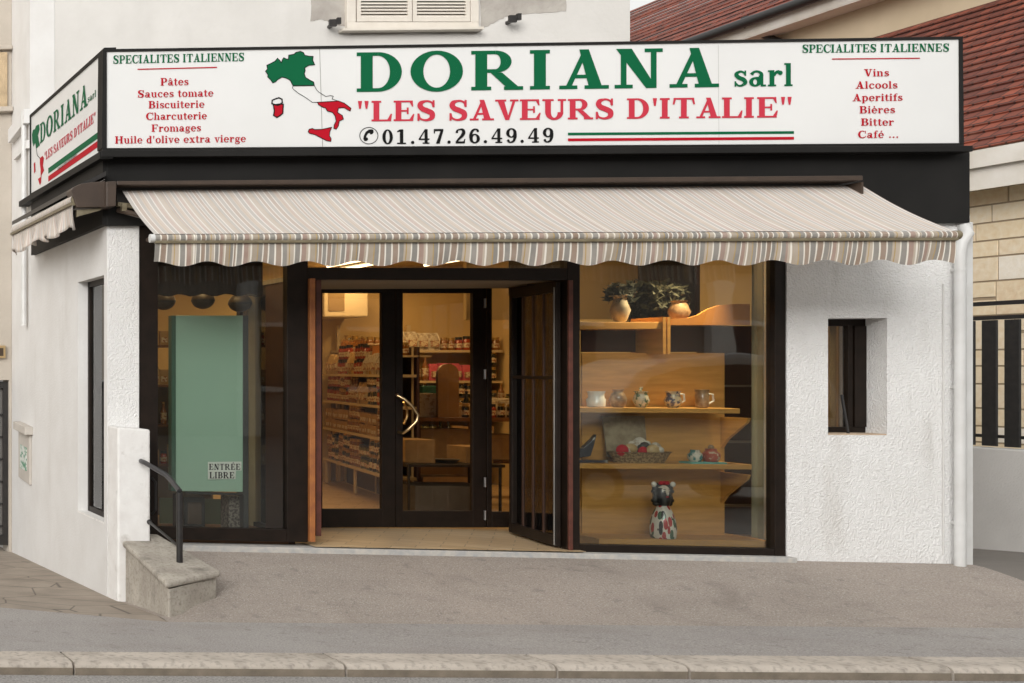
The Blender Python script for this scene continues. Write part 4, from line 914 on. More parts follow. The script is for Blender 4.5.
# left: neighbour's house with gate
lh = thing('left_house', (0, 4.2, -.8), 'beige rendered house with a stone cornice at the left edge', 'house')
mb = MB(); zc = onY(5, 108, 4.03).z; zg = onY(5, 380, 4.03).z; xg0 = onY(9, 400, 4.03).x
mb.box(-14, 4.03, zg, XW-.003, 4.4, 10); mb.box(xg0, 4.03, -1.3, XW-.003, 4.4, zg-.002); mb.box(-14, 4.03, -1.3, xg0-1.3, 4.4, zg-.002)
mk('wall', mb, beige_wall, lh)
mb = MB(); mb.box(-14, 3.93, zc-.06, XW-.004, 4.028, zc+.0); mb.box(-14, 3.96, onY(5, 50, 4).z, XW-.004, 4.028, onY(5, 46, 4).z); mk('cornice', mb, beige_wall, lh, bevel=.01)
mb = MB(); mb.box(xg0-.6, 4.0, zc+.01, XW-.06, 4.027, onY(5, 52, 4).z); mk('brick_panel', mb, mat('ochre_panel', (.50, .38, .24), .9, .3, 6, bump=.6), lh)
mb = MB(); mb.prism([onY(-6, 358, 3.98), onY(5.5, 358, 3.98), onY(5.5, 345.5, 3.98), onY(-6, 345.5, 3.98)], (0, .04, 0)); np_ = mk('plate', mb, brass, lh)
mb = MB(); mb.prism([onY(-4, 356, 3.976), onY(3.5, 356, 3.976), onY(3.5, 348, 3.976), onY(-4, 348, 3.976)], (0, .003, 0)); mk('plate_field', mb, mat('dark_enamel', (.05, .03, .015), .4), np_)
gt = thing('gate', (xg0-.6, 4.1, -.7), 'dark metal grille gate in the beige wall at the far left', 'gate')
mb = MB(); mb.box(xg0-.06, 4.08, -.62, xg0, 4.14, zg-.02); mb.box(xg0-1.3, 4.08, -.62, xg0-1.24, 4.14, zg-.02); mb.box(xg0-1.24, 4.08, -.62, xg0-.06, 4.14, -.5); mb.box(xg0-1.24, 4.08, zg-.1, xg0-.06, 4.14, zg-.02); mk('frame', mb, iron_black, gt)
mb = MB()
for i in range(6): z = -.4+i*.27; mb.box(xg0-1.24, 4.10, z, xg0-.06, 4.115, z+.018)
for i in range(5): x = xg0-.2-i*.22; mb.box(x, 4.09, -.5, x+.014, 4.099, zg-.1)
mk('grille', mb, iron_black, gt)
mb = MB(); mb.box(xg0-1.24, 4.13, -.5, xg0-.06, 4.138, zg-.1); mk('backing', mb, mat('clouded_pane', (.12, .11, .10), .4), gt)

# across the street (seen only in the window reflections)
oh = thing('opposite_house', (6, -24, -.5), 'terrace house across the street, reflected in the shop windows', 'house')
mb = MB(); mb.box(-22, -26, -.5, 40, -25, 7.5); mk('wall', mb, mat('opposite_render', (.42, .38, .33), .9, .5, .25), oh)
mb = MB()
for i in range(14):
    x = -20+i*4.2; mb.box(x, -24.98, 1, x+1.2, -24.9, 2.7); mb.box(x, -24.98, 4.2, x+1.2, -24.9, 5.8)
mk('window', mb, mat('opposite_pane', (.03, .03, .035), .2), oh)
mb = MB()
for i in range(9): x = -18+i*6.3; mb.box(x, -24.97, -.4, x+.5, -24.7, 7.4)
for i in range(14): x = -20+i*4.2; mb.box(x-.15, -24.97, .85, x+1.35, -24.8, .99); mb.box(x-.15, -24.97, 2.71, x+1.35, -24.8, 2.85)
mk('trim', mb, mat('opposite_trim', (.78, .77, .74), .8), oh)
mb = MB(); mb.prism([(-22, -24.6, 7.5), (-22, -30, 10.5), (-22, -30, 7.5)], (62, 0, 0)); mk('roof', mb, mat('slate_roof', (.07, .07, .08), .7), oh)

# ================================================================= SHOP INTERIOR
def lamp(x, y, ln=1.2, power=34):
    t = thing('ceiling_lamp', (x, y, 2.83), 'white fluorescent tube lamp on the shop ceiling', 'lamp', 'tube lamps on the shop ceiling')
    mb = MB(); mb.box(x-.022, y-ln/2, 2.85, x+.022, y+ln/2, 2.895); mk('housing', mb, white_pvc, t)
    mb = MB(); mb.cyl((x, y-ln/2+.02, 2.825), (x, y+ln/2-.02, 2.825), .016, 8); mk('tube', mb, mat('lit_tube', (1, .9, .7), emit=(1, .80, .50), es=4.5), t)
    ld = bpy.data.lights.new('tube_light', 'AREA'); ld.shape = 'RECTANGLE'; ld.size = .12; ld.size_y = ln; ld.energy = power; ld.color = (1, .67, .30)
    lo = bpy.data.objects.new('tube_light', ld); COL.objects.link(lo); lo.parent = t; lo.location = (0, 0, -.03)
    return t
for x, y in ((4.2, 3.2), (5.9, 2.6), (7.1, 4.85), (7.5, 5.35), (8.25, 4.8), (8.2, 2.6)): lamp(x, y, .9, power=11.5)
for x, y in ((3.9, .62), (7.5, .75)): lamp(x, y, .8, 6)
def goods_jar(name, h, r, body, lid, lab=None, shape='jar'):
    mb = MB()
    if shape == 'jar': mb.lathe((0, 0, 0), [(r*.9, 0), (r, .01), (r, h*.72), (r*.8, h*.8)], 10)
    elif shape == 'bottle': mb.lathe((0, 0, 0), [(r*.92, 0), (r, .01), (r, h*.58), (r*.4, h*.76), (r*.34, h*.93)], 10)
    elif shape == 'bag':
        mb.prism([(-r, -r*.6, 0), (r, -r*.6, 0), (r*1.05, -r*.65, h*.6), (r*.8, -r*.15, h), (-r*.8, -r*.15, h), (-r*1.05, -r*.65, h*.6)], (0, r*1.1, 0))
    else: mb.box(-r, -r*.7, 0, r, r*.7, h)
    ms = [body]
    if shape in ('jar', 'bottle'):
        mb.cm = 1; z0 = h*.8 if shape == 'jar' else h*.92; rr = r*.88 if shape == 'jar' else r*.42
        mb.lathe((0, 0, z0), [(rr, 0), (rr, h-z0)], 10); ms.append(lid)
        if lab: mb.cm = 2; mb.lathe((0, 0, h*.18), [(r*1.012, 0), (r*1.012, h*.34)], 10); ms.append(lab)
    elif lab:
        mb.cm = 1; mb.box(-r*.7, -r*1.0 if shape == 'bag' else -r*.71, h*.2, r*.7, -r*.5, h*.55); ms.append(lab)
    return mb, ms
c_amb = mat('amber_glass', (.22, .09, .02), .15, coat=.3); c_dark = mat('dark_bottle', (.012, .014, .007), .1, coat=.5); c_red = mat('tomato_glass', (.30, .045, .015), .15, coat=.3)
c_olive = mat('olive_glass', (.12, .11, .03), .15, coat=.3); c_gold = mat('gold_lid', (.45, .30, .10), .35, metal=.6); c_blk = mat('black_lid', (.02, .02, .02), .4)
c_lab = mat('cream_label', (.60, .52, .38), .7, col2=(.30, .12, .06), vscale=40, thresh=(.52, .56)); c_pap = mat('pasta_bag', (.58, .43, .22), .4, col2=(.40, .26, .10), vscale=25)
c_card = mat('carton', (.42, .27, .12), .75, .2, 9); c_wht = mat('white_packet', (.60, .56, .48), .5, col2=(.35, .28, .2), vscale=20, thresh=(.5, .6)); c_blu = mat('teal_box', (.06, .35, .30), .5); c_pnk = mat('pink_packet', (.55, .10, .16), .5)
c_or = mat('orange_box', (.62, .25, .05), .6)
KINDS = {'jar_a': ('jar', .13, .035, c_amb, c_gold, c_lab, 'jar', 'amber glass jar with gold lid'), 'jar_r': ('jar', .14, .036, c_red, c_blk, c_lab, 'jar', 'tomato sauce jar with dark lid'),
 'jar_o': ('jar', .11, .037, c_olive, c_blk, c_lab, 'jar', 'olive jar with dark lid'), 'bot_d': ('bottle', .27, .036, c_dark, c_blk, c_lab, 'bottle', 'dark wine bottle'),
 'bot_a': ('bottle', .24, .033, c_amb, c_gold, c_lab, 'bottle', 'amber oil bottle'), 'jar_d': ('jar', .15, .036, c_dark, c_gold, c_lab, 'jar', 'dark jar with gold lid'),
 'bag': ('bag', .20, .055, c_pap, None, c_lab, 'packet', 'paper coloured pasta packet'),
 'bag_w': ('bag', .19, .055, c_wht, None, c_lab, 'packet', 'pale packet of biscuits'), 'box': ('box', .16, .045, c_card, None, c_lab, 'box', 'brown carton'), 'box_s': ('box', .10, .05, c_card, None, c_wht, 'box', 'small brown carton'),
 'box_p': ('bag', .17, .05, c_pnk, None, c_lab, 'packet', 'pink and cream packet')}
PROTO = {}
used = {}
def put(kind, x, y, z, rz, where, group, sc_=1.0):
    nm, h, r, body, lid, lab, cat, desc = KINDS[kind]
    key = kind
    if key not in PROTO:
        mb, ms = goods_jar(nm if nm != 'bag' else 'packet', h, r, body, lid, lab, nm)
        o = mk({'bag': 'packet'}.get(nm, nm), mb, ms, smooth=(nm in ('jar', 'bottle')))
        # re-centre on its own base
        for v in o.data.vertices: v.co += BASE[o.name]
        PROTO[key] = o; o.location = (x, y, z); o['category'] = cat
    else: o = PROTO[key].copy(); COL.objects.link(o); o.location = (x, y, z)
    o.rotation_euler = (0, 0, rz); o.scale = (sc_, sc_, sc_*random.uniform(.94, 1.08))
    o['label'] = desc+' '+where; o['group'] = group+' '+{'jar': 'jars', 'bottle': 'bottles', 'packet': 'packets', 'box': 'cartons'}[cat]
    return o
# gondola behind the left leaf
P0, P1 = Vector((6.72, 3.05, 0)), Vector((7.36, 6.0, 0)); gd = (P1-P0); gl = gd.length; gu = gd.normalized(); gn = Vector((gu.y, -gu.x, 0)); ga = math.atan2(gu.y, gu.x)
rack = thing('shelf_rack', (P0.x+.3, 4.4, 0), 'cream metal shelf rack seen through the left glass door', 'shelf')
SZ = [.33, .74, 1.10, 1.45]
for z in SZ:
    mb = MB(); mb.prism([P0+Vector((0, 0, z-.03)), P1+Vector((0, 0, z-.03)), P1+Vector((0, 0, z)), P0+Vector((0, 0, z))], gn*.28); mk('shelf', mb, shelf_m, rack)
mb = MB(); q = P0+gn*.29; mb.prism([q+Vector((0, 0, .0)), q+gd, q+gd+Vector((0, 0, 1.75)), q+Vector((0, 0, 1.75))], gn*.02); mk('back_panel', mb, ply_dark, rack)
for a in (.02, .5, .98):
    mb = MB(); p = P0+gd*a+gn*.26; mb.cyl(p, p+Vector((0, 0, 1.75)), .012, 6); p = P0+gd*a+gn*.04; mb.cyl(p, p+Vector((0, 0, .3)), .02, 6); mk('upright', mb, shelf_m, rack)
rows = ['lowest', 'second lowest', 'third', 'top']; sets = [['jar_d', 'jar_o', 'box_s', 'jar_a', 'jar_d'], ['box_s', 'jar_a', 'box', 'jar_d'], ['jar_r', 'bag', 'jar_a', 'jar_d', 'bot_a', 'bag_w'], ['bag', 'jar_r', 'bag_w', 'bag_w', 'jar_d', 'bag']]
for z, rn, ks in zip(SZ, rows, sets):
    a = .08; kd_ = ks[0]; run = 0
    while a < gl-.08:
        if run <= 0: kd_ = random.choice(ks); run = random.randint(2, 5)
        st_ = {'jar': .078, 'bottle': .08, 'bag': .115, 'box': .10}[KINDS[kd_][0]]
        st_ *= 1.12; wh = f'on the {rn} rack shelf behind the left door'; gr_ = f'goods on the {rn} rack shelf,'
        hh = KINDS[kd_][1]*1.2; lev = 1 if hh > .2 else 2
        for q_i in range(lev):
            p = P0+gu*a+gn*(.075+random.uniform(-.012, .012)); put(kd_, p.x, p.y, z+.002+q_i*hh*1.09, ga-math.pi+random.uniform(-.15, .15), wh, gr_, 1.2)
        a += st_; run -= 1
# raised top tier with bottles and an orange box
mb = MB(); q = P0+gn*.12; mb.prism([q+Vector((0, 0, 1.64)), q+gd+Vector((0, 0, 1.64)), q+gd+Vector((0, 0, 1.66)), q+Vector((0, 0, 1.66))], gn*.3); mk('top_shelf', mb, shelf_m, rack)
a = .1
while a < gl-.1:
    p = P0+gu*a+gn*.2; kd_ = 'bot_d' if .3 < a < .9 else ('bot_a' if a > 1.8 else 'jar_a'); put(kd_, p.x, p.y, 1.662, 0, 'on the raised tier of the left rack', 'goods on the raised top tier,'); a += .09
q = P0+gu*.35+gn*.13; mb = MB(); mb.prism([q+Vector((0, 0, 1.665)), q+gu*.55+Vector((0, 0, 1.665)), q+gu*.55+Vector((0, 0, 1.78)), q+Vector((0, 0, 1.78))], gn*.1); q2 = mk('box', mb, c_or, label='orange carton display box on the top of the rack', cat='box')
q2.location += Vector((-.06, 0, 0))
# bulkhead with air vent
mb = MB(); mb.box(7.2, 5.6, 2.19, 7.75, 6.18, 2.62); bk = mk('air_conditioner', mb, mat('aged_plastic', (.55, .47, .33), .5), label='cream wall air conditioner box above the rack behind the left door', cat='air conditioner', bevel=.02)
BASE_bk = BASE[bk.name]; mb = MB(); mb.box(7.25, 5.59, 2.27, 7.45, 5.599, 2.5); mk('grille', mb, mat('grille_brown', (.22, .15, .07), .6), bk)
# back wall shelving
bs = thing('shelf_rack', (8.6, 6.0, 0), 'cream wall shelves of jars seen through the right glass door', 'shelf')
for z in (1.76, 1.36, .95, .5):
    mb = MB(); mb.box(7.55, 5.8, z-.03, XR-.2, 6.18, z); mk('shelf', mb, shelf_m, bs)
for x in (7.6, 8.5, 9.4):
    mb = MB(); mb.box(x, 6.12, 0, x+.04, 6.16, 2.1); mk('upright', mb, shelf_m, bs)
mb = MB(); mb.box(7.55, 6.165, 0, XR-.2, 6.19, 1.34); mk('back_panel', mb, mat('mid_brown_board', (.20, .13, .06), .7), bs)  # plain mid-brown board
for z, rn, ks in ((1.76, 'top', ['jar_a', 'jar_r', 'jar_d', 'jar_a', 'bag_w']), (1.36, 'second', ['bag_w', 'jar_d', 'box_p', 'bot_a', 'jar_o']), (.95, 'third', ['box', 'bot_d', 'bag', 'jar_d']), (.5, 'lowest', ['box_s', 'jar_o', 'bot_d'])):
    x = 7.62; run = 0
    while x < XR-.25:
        if run <= 0: kd_ = random.choice(ks); run = random.randint(2, 4)
        st_ = {'jar': .08, 'bottle': .085, 'bag': .12, 'box': .11}[KINDS[kd_][0]]
        st_ *= 1.15
        for q_i in range(1 if KINDS[kd_][1] > .15 or z > 1.7 else 2): put(kd_, x, 5.86+random.uniform(-.01, .01), z+.002+q_i*KINDS[kd_][1]*1.35, random.uniform(-.15, .15), f'on the {rn} wall shelf behind the right door', f'goods on the {rn} wall shelf,', 1.25)
        x += st_; run -= 1
# counter with crates, tables and an arched wooden end panel behind the right leaf
ct = thing('display_counter', (7.8, 3.6, 0), 'dark wooden counter with arched end panel inside behind the right door', 'counter')
mb = MB(); mb.box(7.15, 3.3, .93, 8.6, 3.9, .97); mk('counter_top', mb, mat('counter_wood', (.18, .08, .03), .4, .3), ct)
mb = MB(); mb.box(7.2, 3.4, .0, 7.25, 3.85, .93); mb.box(8.5, 3.4, 0, 8.55, 3.85, .93); mb.box(7.25, 3.4, .46, 8.5, 3.85, .49); mk('leg_frame', mb, ply_dark, ct)
arch = []
for i in range(10): a_ = R(180*i/9); arch.append((7.50+.11*math.cos(a_), 3.32, 1.46+.11*math.sin(a_)))
mb = MB(); mb.prism([(7.39, 3.32, .975), (7.61, 3.32, .975)]+arch, (0, .04, 0)); mk('arched_panel', mb, mat('arch_wood', (.30, .16, .05), .5, .3), ct)
for i, (x, y, z, w_, d_2, h_, m_) in enumerate([(7.22, 3.45, .975, .3, .3, .26, c_wht), (7.75, 3.5, .975, .34, .25, .12, c_pap), (8.12, 3.5, .975, .3, .25, .2, c_wht), (7.3, 3.5, .495, .55, .3, .34, c_card), (7.95, 3.5, .495, .4, .3, .28, c_card), (7.3, 3.45, .0, .5, .35, .3, c_card)]):
    mb = MB(); mb.box(x, y, z, x+w_, y+d_2, z+h_); mb.box(x-.004, y-.004, z+h_*.8, x+w_+.004, y+d_2+.004, z+h_*.84)
    lb = ['pale stacked carton on the left end of the counter', 'flat tan carton in the middle of the counter top', 'pale carton on the right end of the counter', 'wide brown carton on the shelf below the counter', 'smaller brown carton on the shelf below the counter', 'brown carton on the floor under the counter'][i]
    mk('carton', mb, m_, label=lb, cat='box', bevel=.004)
mb = MB(); mb.box(7.30, 3.46, 1.24, 7.52, 3.6, 1.32); mk('tin_box', mb, c_blu, label='teal packet lying on the pale carton behind the right door', cat='box')
for i in range(9): put(random.choice(['jar_r', 'jar_d', 'bot_a', 'bag_w']), 7.72+i*.095, 3.4, .972+(.12 if i < 4 else 0)*0, 0, 'on the front edge of the dark counter', 'goods on the dark counter,')
for i in range(8): put(random.choice(['bot_d', 'bot_a', 'jar_d']), 7.86+i*.085, 3.78, .972, 0, 'at the back of the dark counter', 'goods at the back of the counter,')
for i in range(7): put(random.choice(['jar_o', 'jar_d', 'bot_a']), 8.5+i*.09, 4.4, 1.102, 0, 'on the low side shelf behind the narrow panel', 'goods on the side shelf,')
mb = MB(); mb.box(8.42, 4.3, 1.07, 9.2, 4.6, 1.10); mb.box(8.42, 4.3, 0, 8.45, 4.6, 1.07); mb.box(9.17, 4.3, 0, 9.2, 4.6, 1.07); mb.box(8.45, 4.3, .5, 9.17, 4.6, .53); mk('side_table', mb, ply_dark, label='narrow dark side table behind the narrow door panel', cat='table')
# low dark table in front of the counter
tb = thing('table', (7.2, 2.6, 0), 'low black display table standing on the tile floor behind the right door', 'table')
mb = MB(); mb.box(6.55, 2.3, .50, 7.5, 2.9, .53); mk('tabletop', mb, iron_black, tb, bevel=.004)
for x, y in ((6.57, 2.32), (7.46, 2.32), (6.57, 2.86), (7.46, 2.86)):
    mb = MB(); mb.cyl((x, y, 0), (x, y, .5), .014, 8); mk('leg', mb, iron_black, tb)
for x0_, w_, h_, lb in ((6.6, .3, .24, 'tall brown carton on the left of the low black table'), (7.2, .27, .17, 'low brown carton on the right of the low black table')):
    mb = MB(); mb.box(x0_, 2.45, .532, x0_+w_, 2.8, .532+h_); mb.box(x0_+w_*.4, 2.447, .532, x0_+w_*.6, 2.803, .532+h_+.002); mk('carton', mb, c_card, label=lb, cat='box', bevel=.004)
mb = MB(); mb.lathe((7.03, 2.5, .531), [(.07, 0), (.10, .03), (.11, .04), (.10, .04), (.06, .01)], 20, 1.2); mk('tray', mb, steel, label='shiny oval metal tray on the low black table', cat='tray', smooth=True)
mb = MB(); mb.box(6.65, 2.35, .0, 7.4, 2.85, .30); mk('crate', mb, mat('grey_crate', (.10, .10, .10), .6, .3), label='dark grey crate under the low black table', cat='crate', bevel=.01)
# folding ladder glimpsed beside the side panel
ld_ = thing('step_ladder', (8.2, 2.9, 0), 'wooden folding step ladder behind the narrow side panel', 'ladder')
for a, b2 in (((8.05, 2.6, 0), (8.2, 2.9, 1.1)), ((8.35, 3.2, 0), (8.2, 2.9, 1.1)), ((8.3, 2.5, 0), (8.45, 2.9, 1.1)), ((8.6, 3.2, 0), (8.45, 2.9, 1.1))):
    mb = MB(); mb.cyl(a, b2, .018, 6); mk('rail', mb, mat('ladder_wood', (.40, .24, .09), .6), ld_)
for k in range(3):
    mb = MB(); z = .25+k*.28; mb.box(8.08+.04*k, 2.62+.075*k, z, 8.36+.04*k, 2.72+.075*k, z+.02); mk('step', mb, mat('ladder_wood', (.40, .24, .09), .6), ld_)

# ================================================================= RIGHT DISPLAY WINDOW
xa = onY(583, 470, .45).x
dw = thing('display_shelves', (7.2, .4, 0), 'honey plywood display shelves inside the right shop window', 'shelf')
mb = MB(); mb.prism([onY(582, 545, .47), onY(724.5, 546, .47), onY(724.5, 353, .47), onY(582, 353, .47)], (0, .02, 0)); mk('back_panel', mb, ply, dw)
for (x1, yt, yb2) in ((740, 407.5, 412.5), (752, 463.5, 468.5)):
    p, q = onY(575, yt, .13), onY(x1, yt+1.0, .13); mb = MB(); mb.prism([p, q, q+Vector((0, 0, -.042)), p+Vector((0, 0, -.042))], (0, .335, 0)); mk('shelf', mb, ply, dw, bevel=.003)
for yb2 in (414, 470):
    mb = MB(); xx = onY(724, 500, .47).x; z = onY(724, yb2, .3).z
    mb.prism([(xx-.03, .465, z-.03), (xx-.03, .18, z-.03), (xx-.03, .2, z-.07), (xx-.03, .40, z-.22), (xx-.03, .465, z-.30)], (.025, 0, 0)); mk('bracket', mb, ply, dw)
mb = MB(); mb.box(6.97, .12, -.005, 8.3, 1.0, .075); mk('base', mb, ply, dw)
# upper gallery: shelf board with a swooping front
p, q = onY(575, 322, .30), onY(668, 322, .30); mb = MB(); mb.prism([p, q, q+Vector((0, 0, -.06)), p+Vector((0, 0, -.06))], (0, .4, 0)); mk('upper_shelf', mb, ply, dw, bevel=.003)
mb = MB(); crv = [(671, 325), (750, 325), (750, 304), (735, 304), (720, 305), (708, 309), (698, 315), (688, 318), (671, 319)]
mb.prism([onY(x, y, .30) for x, y in crv], (0, .02, 0)); p, q = onY(671, 322, .32), onY(750, 322, .32); mb.prism([p, q, q+Vector((0, 0, -.02)), p+Vector((0, 0, -.02))], (0, .4, 0)); mk('upper_shelf', mb, mat('orange_ply', (.52, .22, .05), .45, .2), dw)
for x in (664.5, 669):
    mb = MB(); p = onY(x, 317, .28); q = onY(x, 354, .28); mb.box(p.x-.012, .28, q.z, p.x+.012, .66, p.z); mk('post', mb, ply, dw)
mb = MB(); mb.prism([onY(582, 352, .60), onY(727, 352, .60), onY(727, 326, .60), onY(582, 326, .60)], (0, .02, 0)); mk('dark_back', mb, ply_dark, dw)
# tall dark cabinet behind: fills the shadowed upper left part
cb = thing('cabinet', (8.3, 1.4, 0), 'dark brown glazed cabinet behind the plywood shelves', 'cabinet')
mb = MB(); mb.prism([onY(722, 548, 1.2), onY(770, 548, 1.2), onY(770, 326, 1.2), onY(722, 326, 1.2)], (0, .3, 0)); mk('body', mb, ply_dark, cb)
for y in (385, 441, 505):
    mb = MB(); mb.prism([onY(722, y+2, 1.1), onY(765, y+2, 1.1), onY(765, y, 1.1), onY(722, y, 1.1)], (0, .09, 0)); mk('shelf', mb, mat('grey_edge', (.22, .2, .17), .5), cb)
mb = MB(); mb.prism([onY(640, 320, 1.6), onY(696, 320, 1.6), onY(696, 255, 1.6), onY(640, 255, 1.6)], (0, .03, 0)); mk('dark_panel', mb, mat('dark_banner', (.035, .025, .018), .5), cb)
mb = MB(); mb.prism([onY(696, 320, 1.58), onY(700, 320, 1.58), onY(700, 255, 1.58), onY(696, 255, 1.58)], (0, .03, 0)); mk('side_post', mb, ply_dark, cb)
mb = MB(); mb.box(6.9, 1.9, 2.0, 8.9, 1.95, 2.9); mk('inner_wall', mb, in_wall, shop)
# curtain strip at the right end
mb = MB(); mb.fixn = False; c0, c1 = onY(752, 500, .30), onY(785, 500, .13); nn_ = 40
for i in range(nn_+1):
    t = i/nn_; p = c0+(c1-c0)*t; wv = .018*math.sin(t*17)+.008*math.sin(t*41)
    mb.v += [Vector((p.x, p.y+wv, .08)), Vector((p.x, p.y+wv, 2.5))]
for i in range(nn_): mb.f.append([2*i, 2*i+2, 2*i+3, 2*i+1]); mb.m.append(0)
mk('curtain', mb, curtain_m, label='olive beige curtain hanging at the right end of the right shop window', cat='curtain', smooth='full')
t = thing('added_spot', (7.9, .16, 2.72), 'added warm spot lamp brightening the plywood shelves inside the right shop window', 'lamp')  # unseen lamp added to brighten the plywood shelves
mb = MB(); mb.cyl((7.9, .16, 2.74), (7.9, .16, 2.88), .035, 14); mk('housing', mb, iron_black, t, smooth=True)
ld = bpy.data.lights.new('added_spot_light', 'SPOT'); ld.shadow_soft_size = .05; ld.spot_size = R(75); ld.spot_blend = .8; ld.energy = 190; ld.color = (1, .76, .45)
lo = bpy.data.objects.new('added_spot_light', ld); COL.objects.link(lo); lo.parent = t; lo.rotation_euler = Vector((.62, -.30, 2.1)).to_track_quat('Z', 'Y').to_euler()
# vessels on the upper of the two shelves
zs = onY(650, 407.8, .25).z
def ves(name, px, prof, m, label, cat='vase', extra=None, Y=.25, py=407.5, group=None, n=18):
    p = onY(px, py, Y); z0 = zs if py == 407.5 else p.z; mb = MB(); mb.lathe((p.x, Y, z0+.001), prof, n)
    o = mk(name, mb, m, smooth=True, label=label, cat=cat)
    if group: o['group'] = group
    if extra: extra(o, Vector((p.x, Y, z0)))
    return o
def vase_handle(dx):
    def f(o, p): mb = MB(); mb.tube([p+Vector((dx*.045, 0, .12)), p+Vector((dx*.085, 0, .115)), p+Vector((dx*.09, 0, .06)), p+Vector((dx*.05, 0, .035))], .008, 8); mk('handle', mb, ceramic_w, o, smooth=True)
    return f
def flowers(o, p):
    mb = MB(); 
    for k in range(4): mb.tube([p+Vector((.0, 0, .12)), p+Vector((-.012+.008*k, 0, .17+.01*(k % 2)))], .004, 6)
    mk('spoons', mb, ceramic, o)
cer2 = mat('patterned_ceramic', (.50, .42, .28), .25, col2=(.09, .10, .16), vscale=34, thresh=(.50, .55), coat=.4); cer3 = mat('brown_ceramic', (.36, .25, .14), .3, col2=(.18, .10, .05), vscale=22, coat=.4)
cer_dull = mat('dull_cream_ceramic', (.42, .36, .27), .35, .3, 18)
ves('vase', 596, [(.045, 0), (.065, .01), (.068, .07), (.058, .085), (.058, .12), (.066, .14), (.06, .14)], ceramic_w, 'white ceramic pot with green top, leftmost on the upper shelf', 'vase')
ves('vase', 618, [(.03, 0), (.05, .02), (.062, .07), (.045, .12), (.03, .135), (.042, .155), (.038, .155)], cer3, 'round brown vase, second from the left on the upper shelf')
ves('vase', 641, [(.028, 0), (.045, .02), (.06, .065), (.045, .11), (.04, .12), (.052, .14), (.048, .14)], ceramic, 'patterned vase with spoons sticking up, third on the upper shelf', extra=flowers)
ves('pitcher', 673, [(.03, 0), (.05, .02), (.062, .06), (.045, .105), (.045, .12), (.055, .14), (.05, .14)], cer2, 'blue patterned jug with handle, fourth on the upper shelf', 'jug', vase_handle(1))
ves('pitcher', 702, [(.035, 0), (.045, .01), (.048, .11), (.042, .125), (.05, .155), (.045, .155)], cer3, 'slim brown jug with white handle, rightmost on the upper shelf', 'jug', vase_handle(1))
# red decorated plate leaning behind the first pot
mb = MB(); p = onY(604, 400, .40); mb.cyl((p.x, .40, p.z+.06), (p.x, .415, p.z+.06), .12, 24); 
# vases and foliage on the upper shelf
zt_ = onY(620, 322, .45).z
def up(px, prof, m, label): 
    p = onY(px, 320, .45); mb = MB(); mb.lathe((p.x, .45, zt_+.002), prof, 18); return mk('vase', mb, m, smooth=True, label=label, cat='vase'), Vector((p.x, .45, zt_))
v1, p1 = up(620, [(.04, 0), (.05, .02), (.075, .10), (.05, .17), (.045, .20), (.065, .23), (.06, .23)], cer_dull, 'white ceramic vase with dark leaves on the high shelf at left')
v2, p2 = up(679, [(.05, 0), (.06, .02), (.08, .08), (.06, .14), (.05, .16), (.06, .18), (.055, .18)], cer3, 'squat tan vase with plant on the high shelf by the dark panel')
def foliage(c, rx, rz_, n_, label, mdl=leaf_dark, size=.05):
    mb = MB(); mb.fixn = False; rr = random.Random(n_)
    for _ in range(n_):
        a = rr.uniform(0, 6.28); e_ = rr.uniform(-1, 1); q = Vector((math.cos(a)*rx*rr.random()**.5, math.sin(a)*rx*.5*rr.random(), e_*rz_))+c
        d1_ = Vector((rr.uniform(-1, 1), rr.uniform(-1, 1), rr.uniform(-1, 1))).normalized(); d2_ = d1_.orthogonal().normalized()*size*.35; L_ = d1_*size
        mb.poly([q-L_, q+d2_, q+L_, q-d2_])
    for k in range(5): mb.tube([c-Vector((0, 0, rz_+.06)), c+Vector((rr.uniform(-rx, rx)*.6, 0, rr.uniform(-.2, .6)*rz_))], .004, 5)
    return mk('plant', mb, mdl, label=label, cat='plant')
foliage(p1+Vector((0, 0, .26)), .12, .07, 120, 'dark leafy bunch in the white vase on the high shelf')
foliage(p2+Vector((-.0, .1, .22)), .16, .10, 160, 'spiky plant in the squat tan vase', mat('olive_leaf', (.022, .022, .008), .8))
foliage(Vector((onY(646, 296, .95).x, .95, zt_+.19)), .20, .19, 520, 'big dark bushy plant between the two vases on the high shelf', size=.06)
# lower shelf: basket of goods, boat figurine, small pots
zl = onY(650, 463.8, .25).z
bx = onY(639, 462, .28)
bk_ = thing('gift_basket', (bx.x, .28, zl), 'wicker gift basket filled with packets on the lower shelf', 'basket')
wick = mat('wicker', (.36, .25, .12), .8, col2=(.13, .08, .03), vscale=60, thresh=(.45, .55), bump=1, bscale=80)
mb = MB(); mb.lathe((bx.x, .28, zl+.002), [(.18, 0), (.23, .09), (.25, .10), (.235, .095), (.17, .02)], 24, 1.05, .45); mk('basket_body', mb, wick, bk_, smooth=True)
p_, q_ = onY(606, 455, .38), onY(646, 416, .38)
mb = MB(); mb.prism([(p_.x, .36, zl+.05), (q_.x, .36, zl+.05), (q_.x+.01, .41, q_.z-.0), (p_.x-.01, .41, q_.z)], (0, .012, 0)); mk('lid', mb, mat('basket_lid', (.20, .14, .08), .7, col2=(.34, .28, .18), vscale=16), bk_)
rr = random.Random(5)
for k in range(13):
    x = bx.x+rr.uniform(-.19, .17); zz = zl+.10+rr.uniform(0, .10)*(1-abs(x-bx.x)/.3); m_ = [c_wht, mat('black_packet', (.02, .02, .02), .3), c_wht, ink_red, c_pap, c_wht][k % 6]
    mb = MB(); r2 = rr.uniform(.035, .06); mb.ball((x, .27+rr.uniform(-.04, .06), zz), r2, r2*.6, r2*rr.uniform(.7, 1.2), 10, 6); mk('packet', mb, m_, bk_, smooth=True)
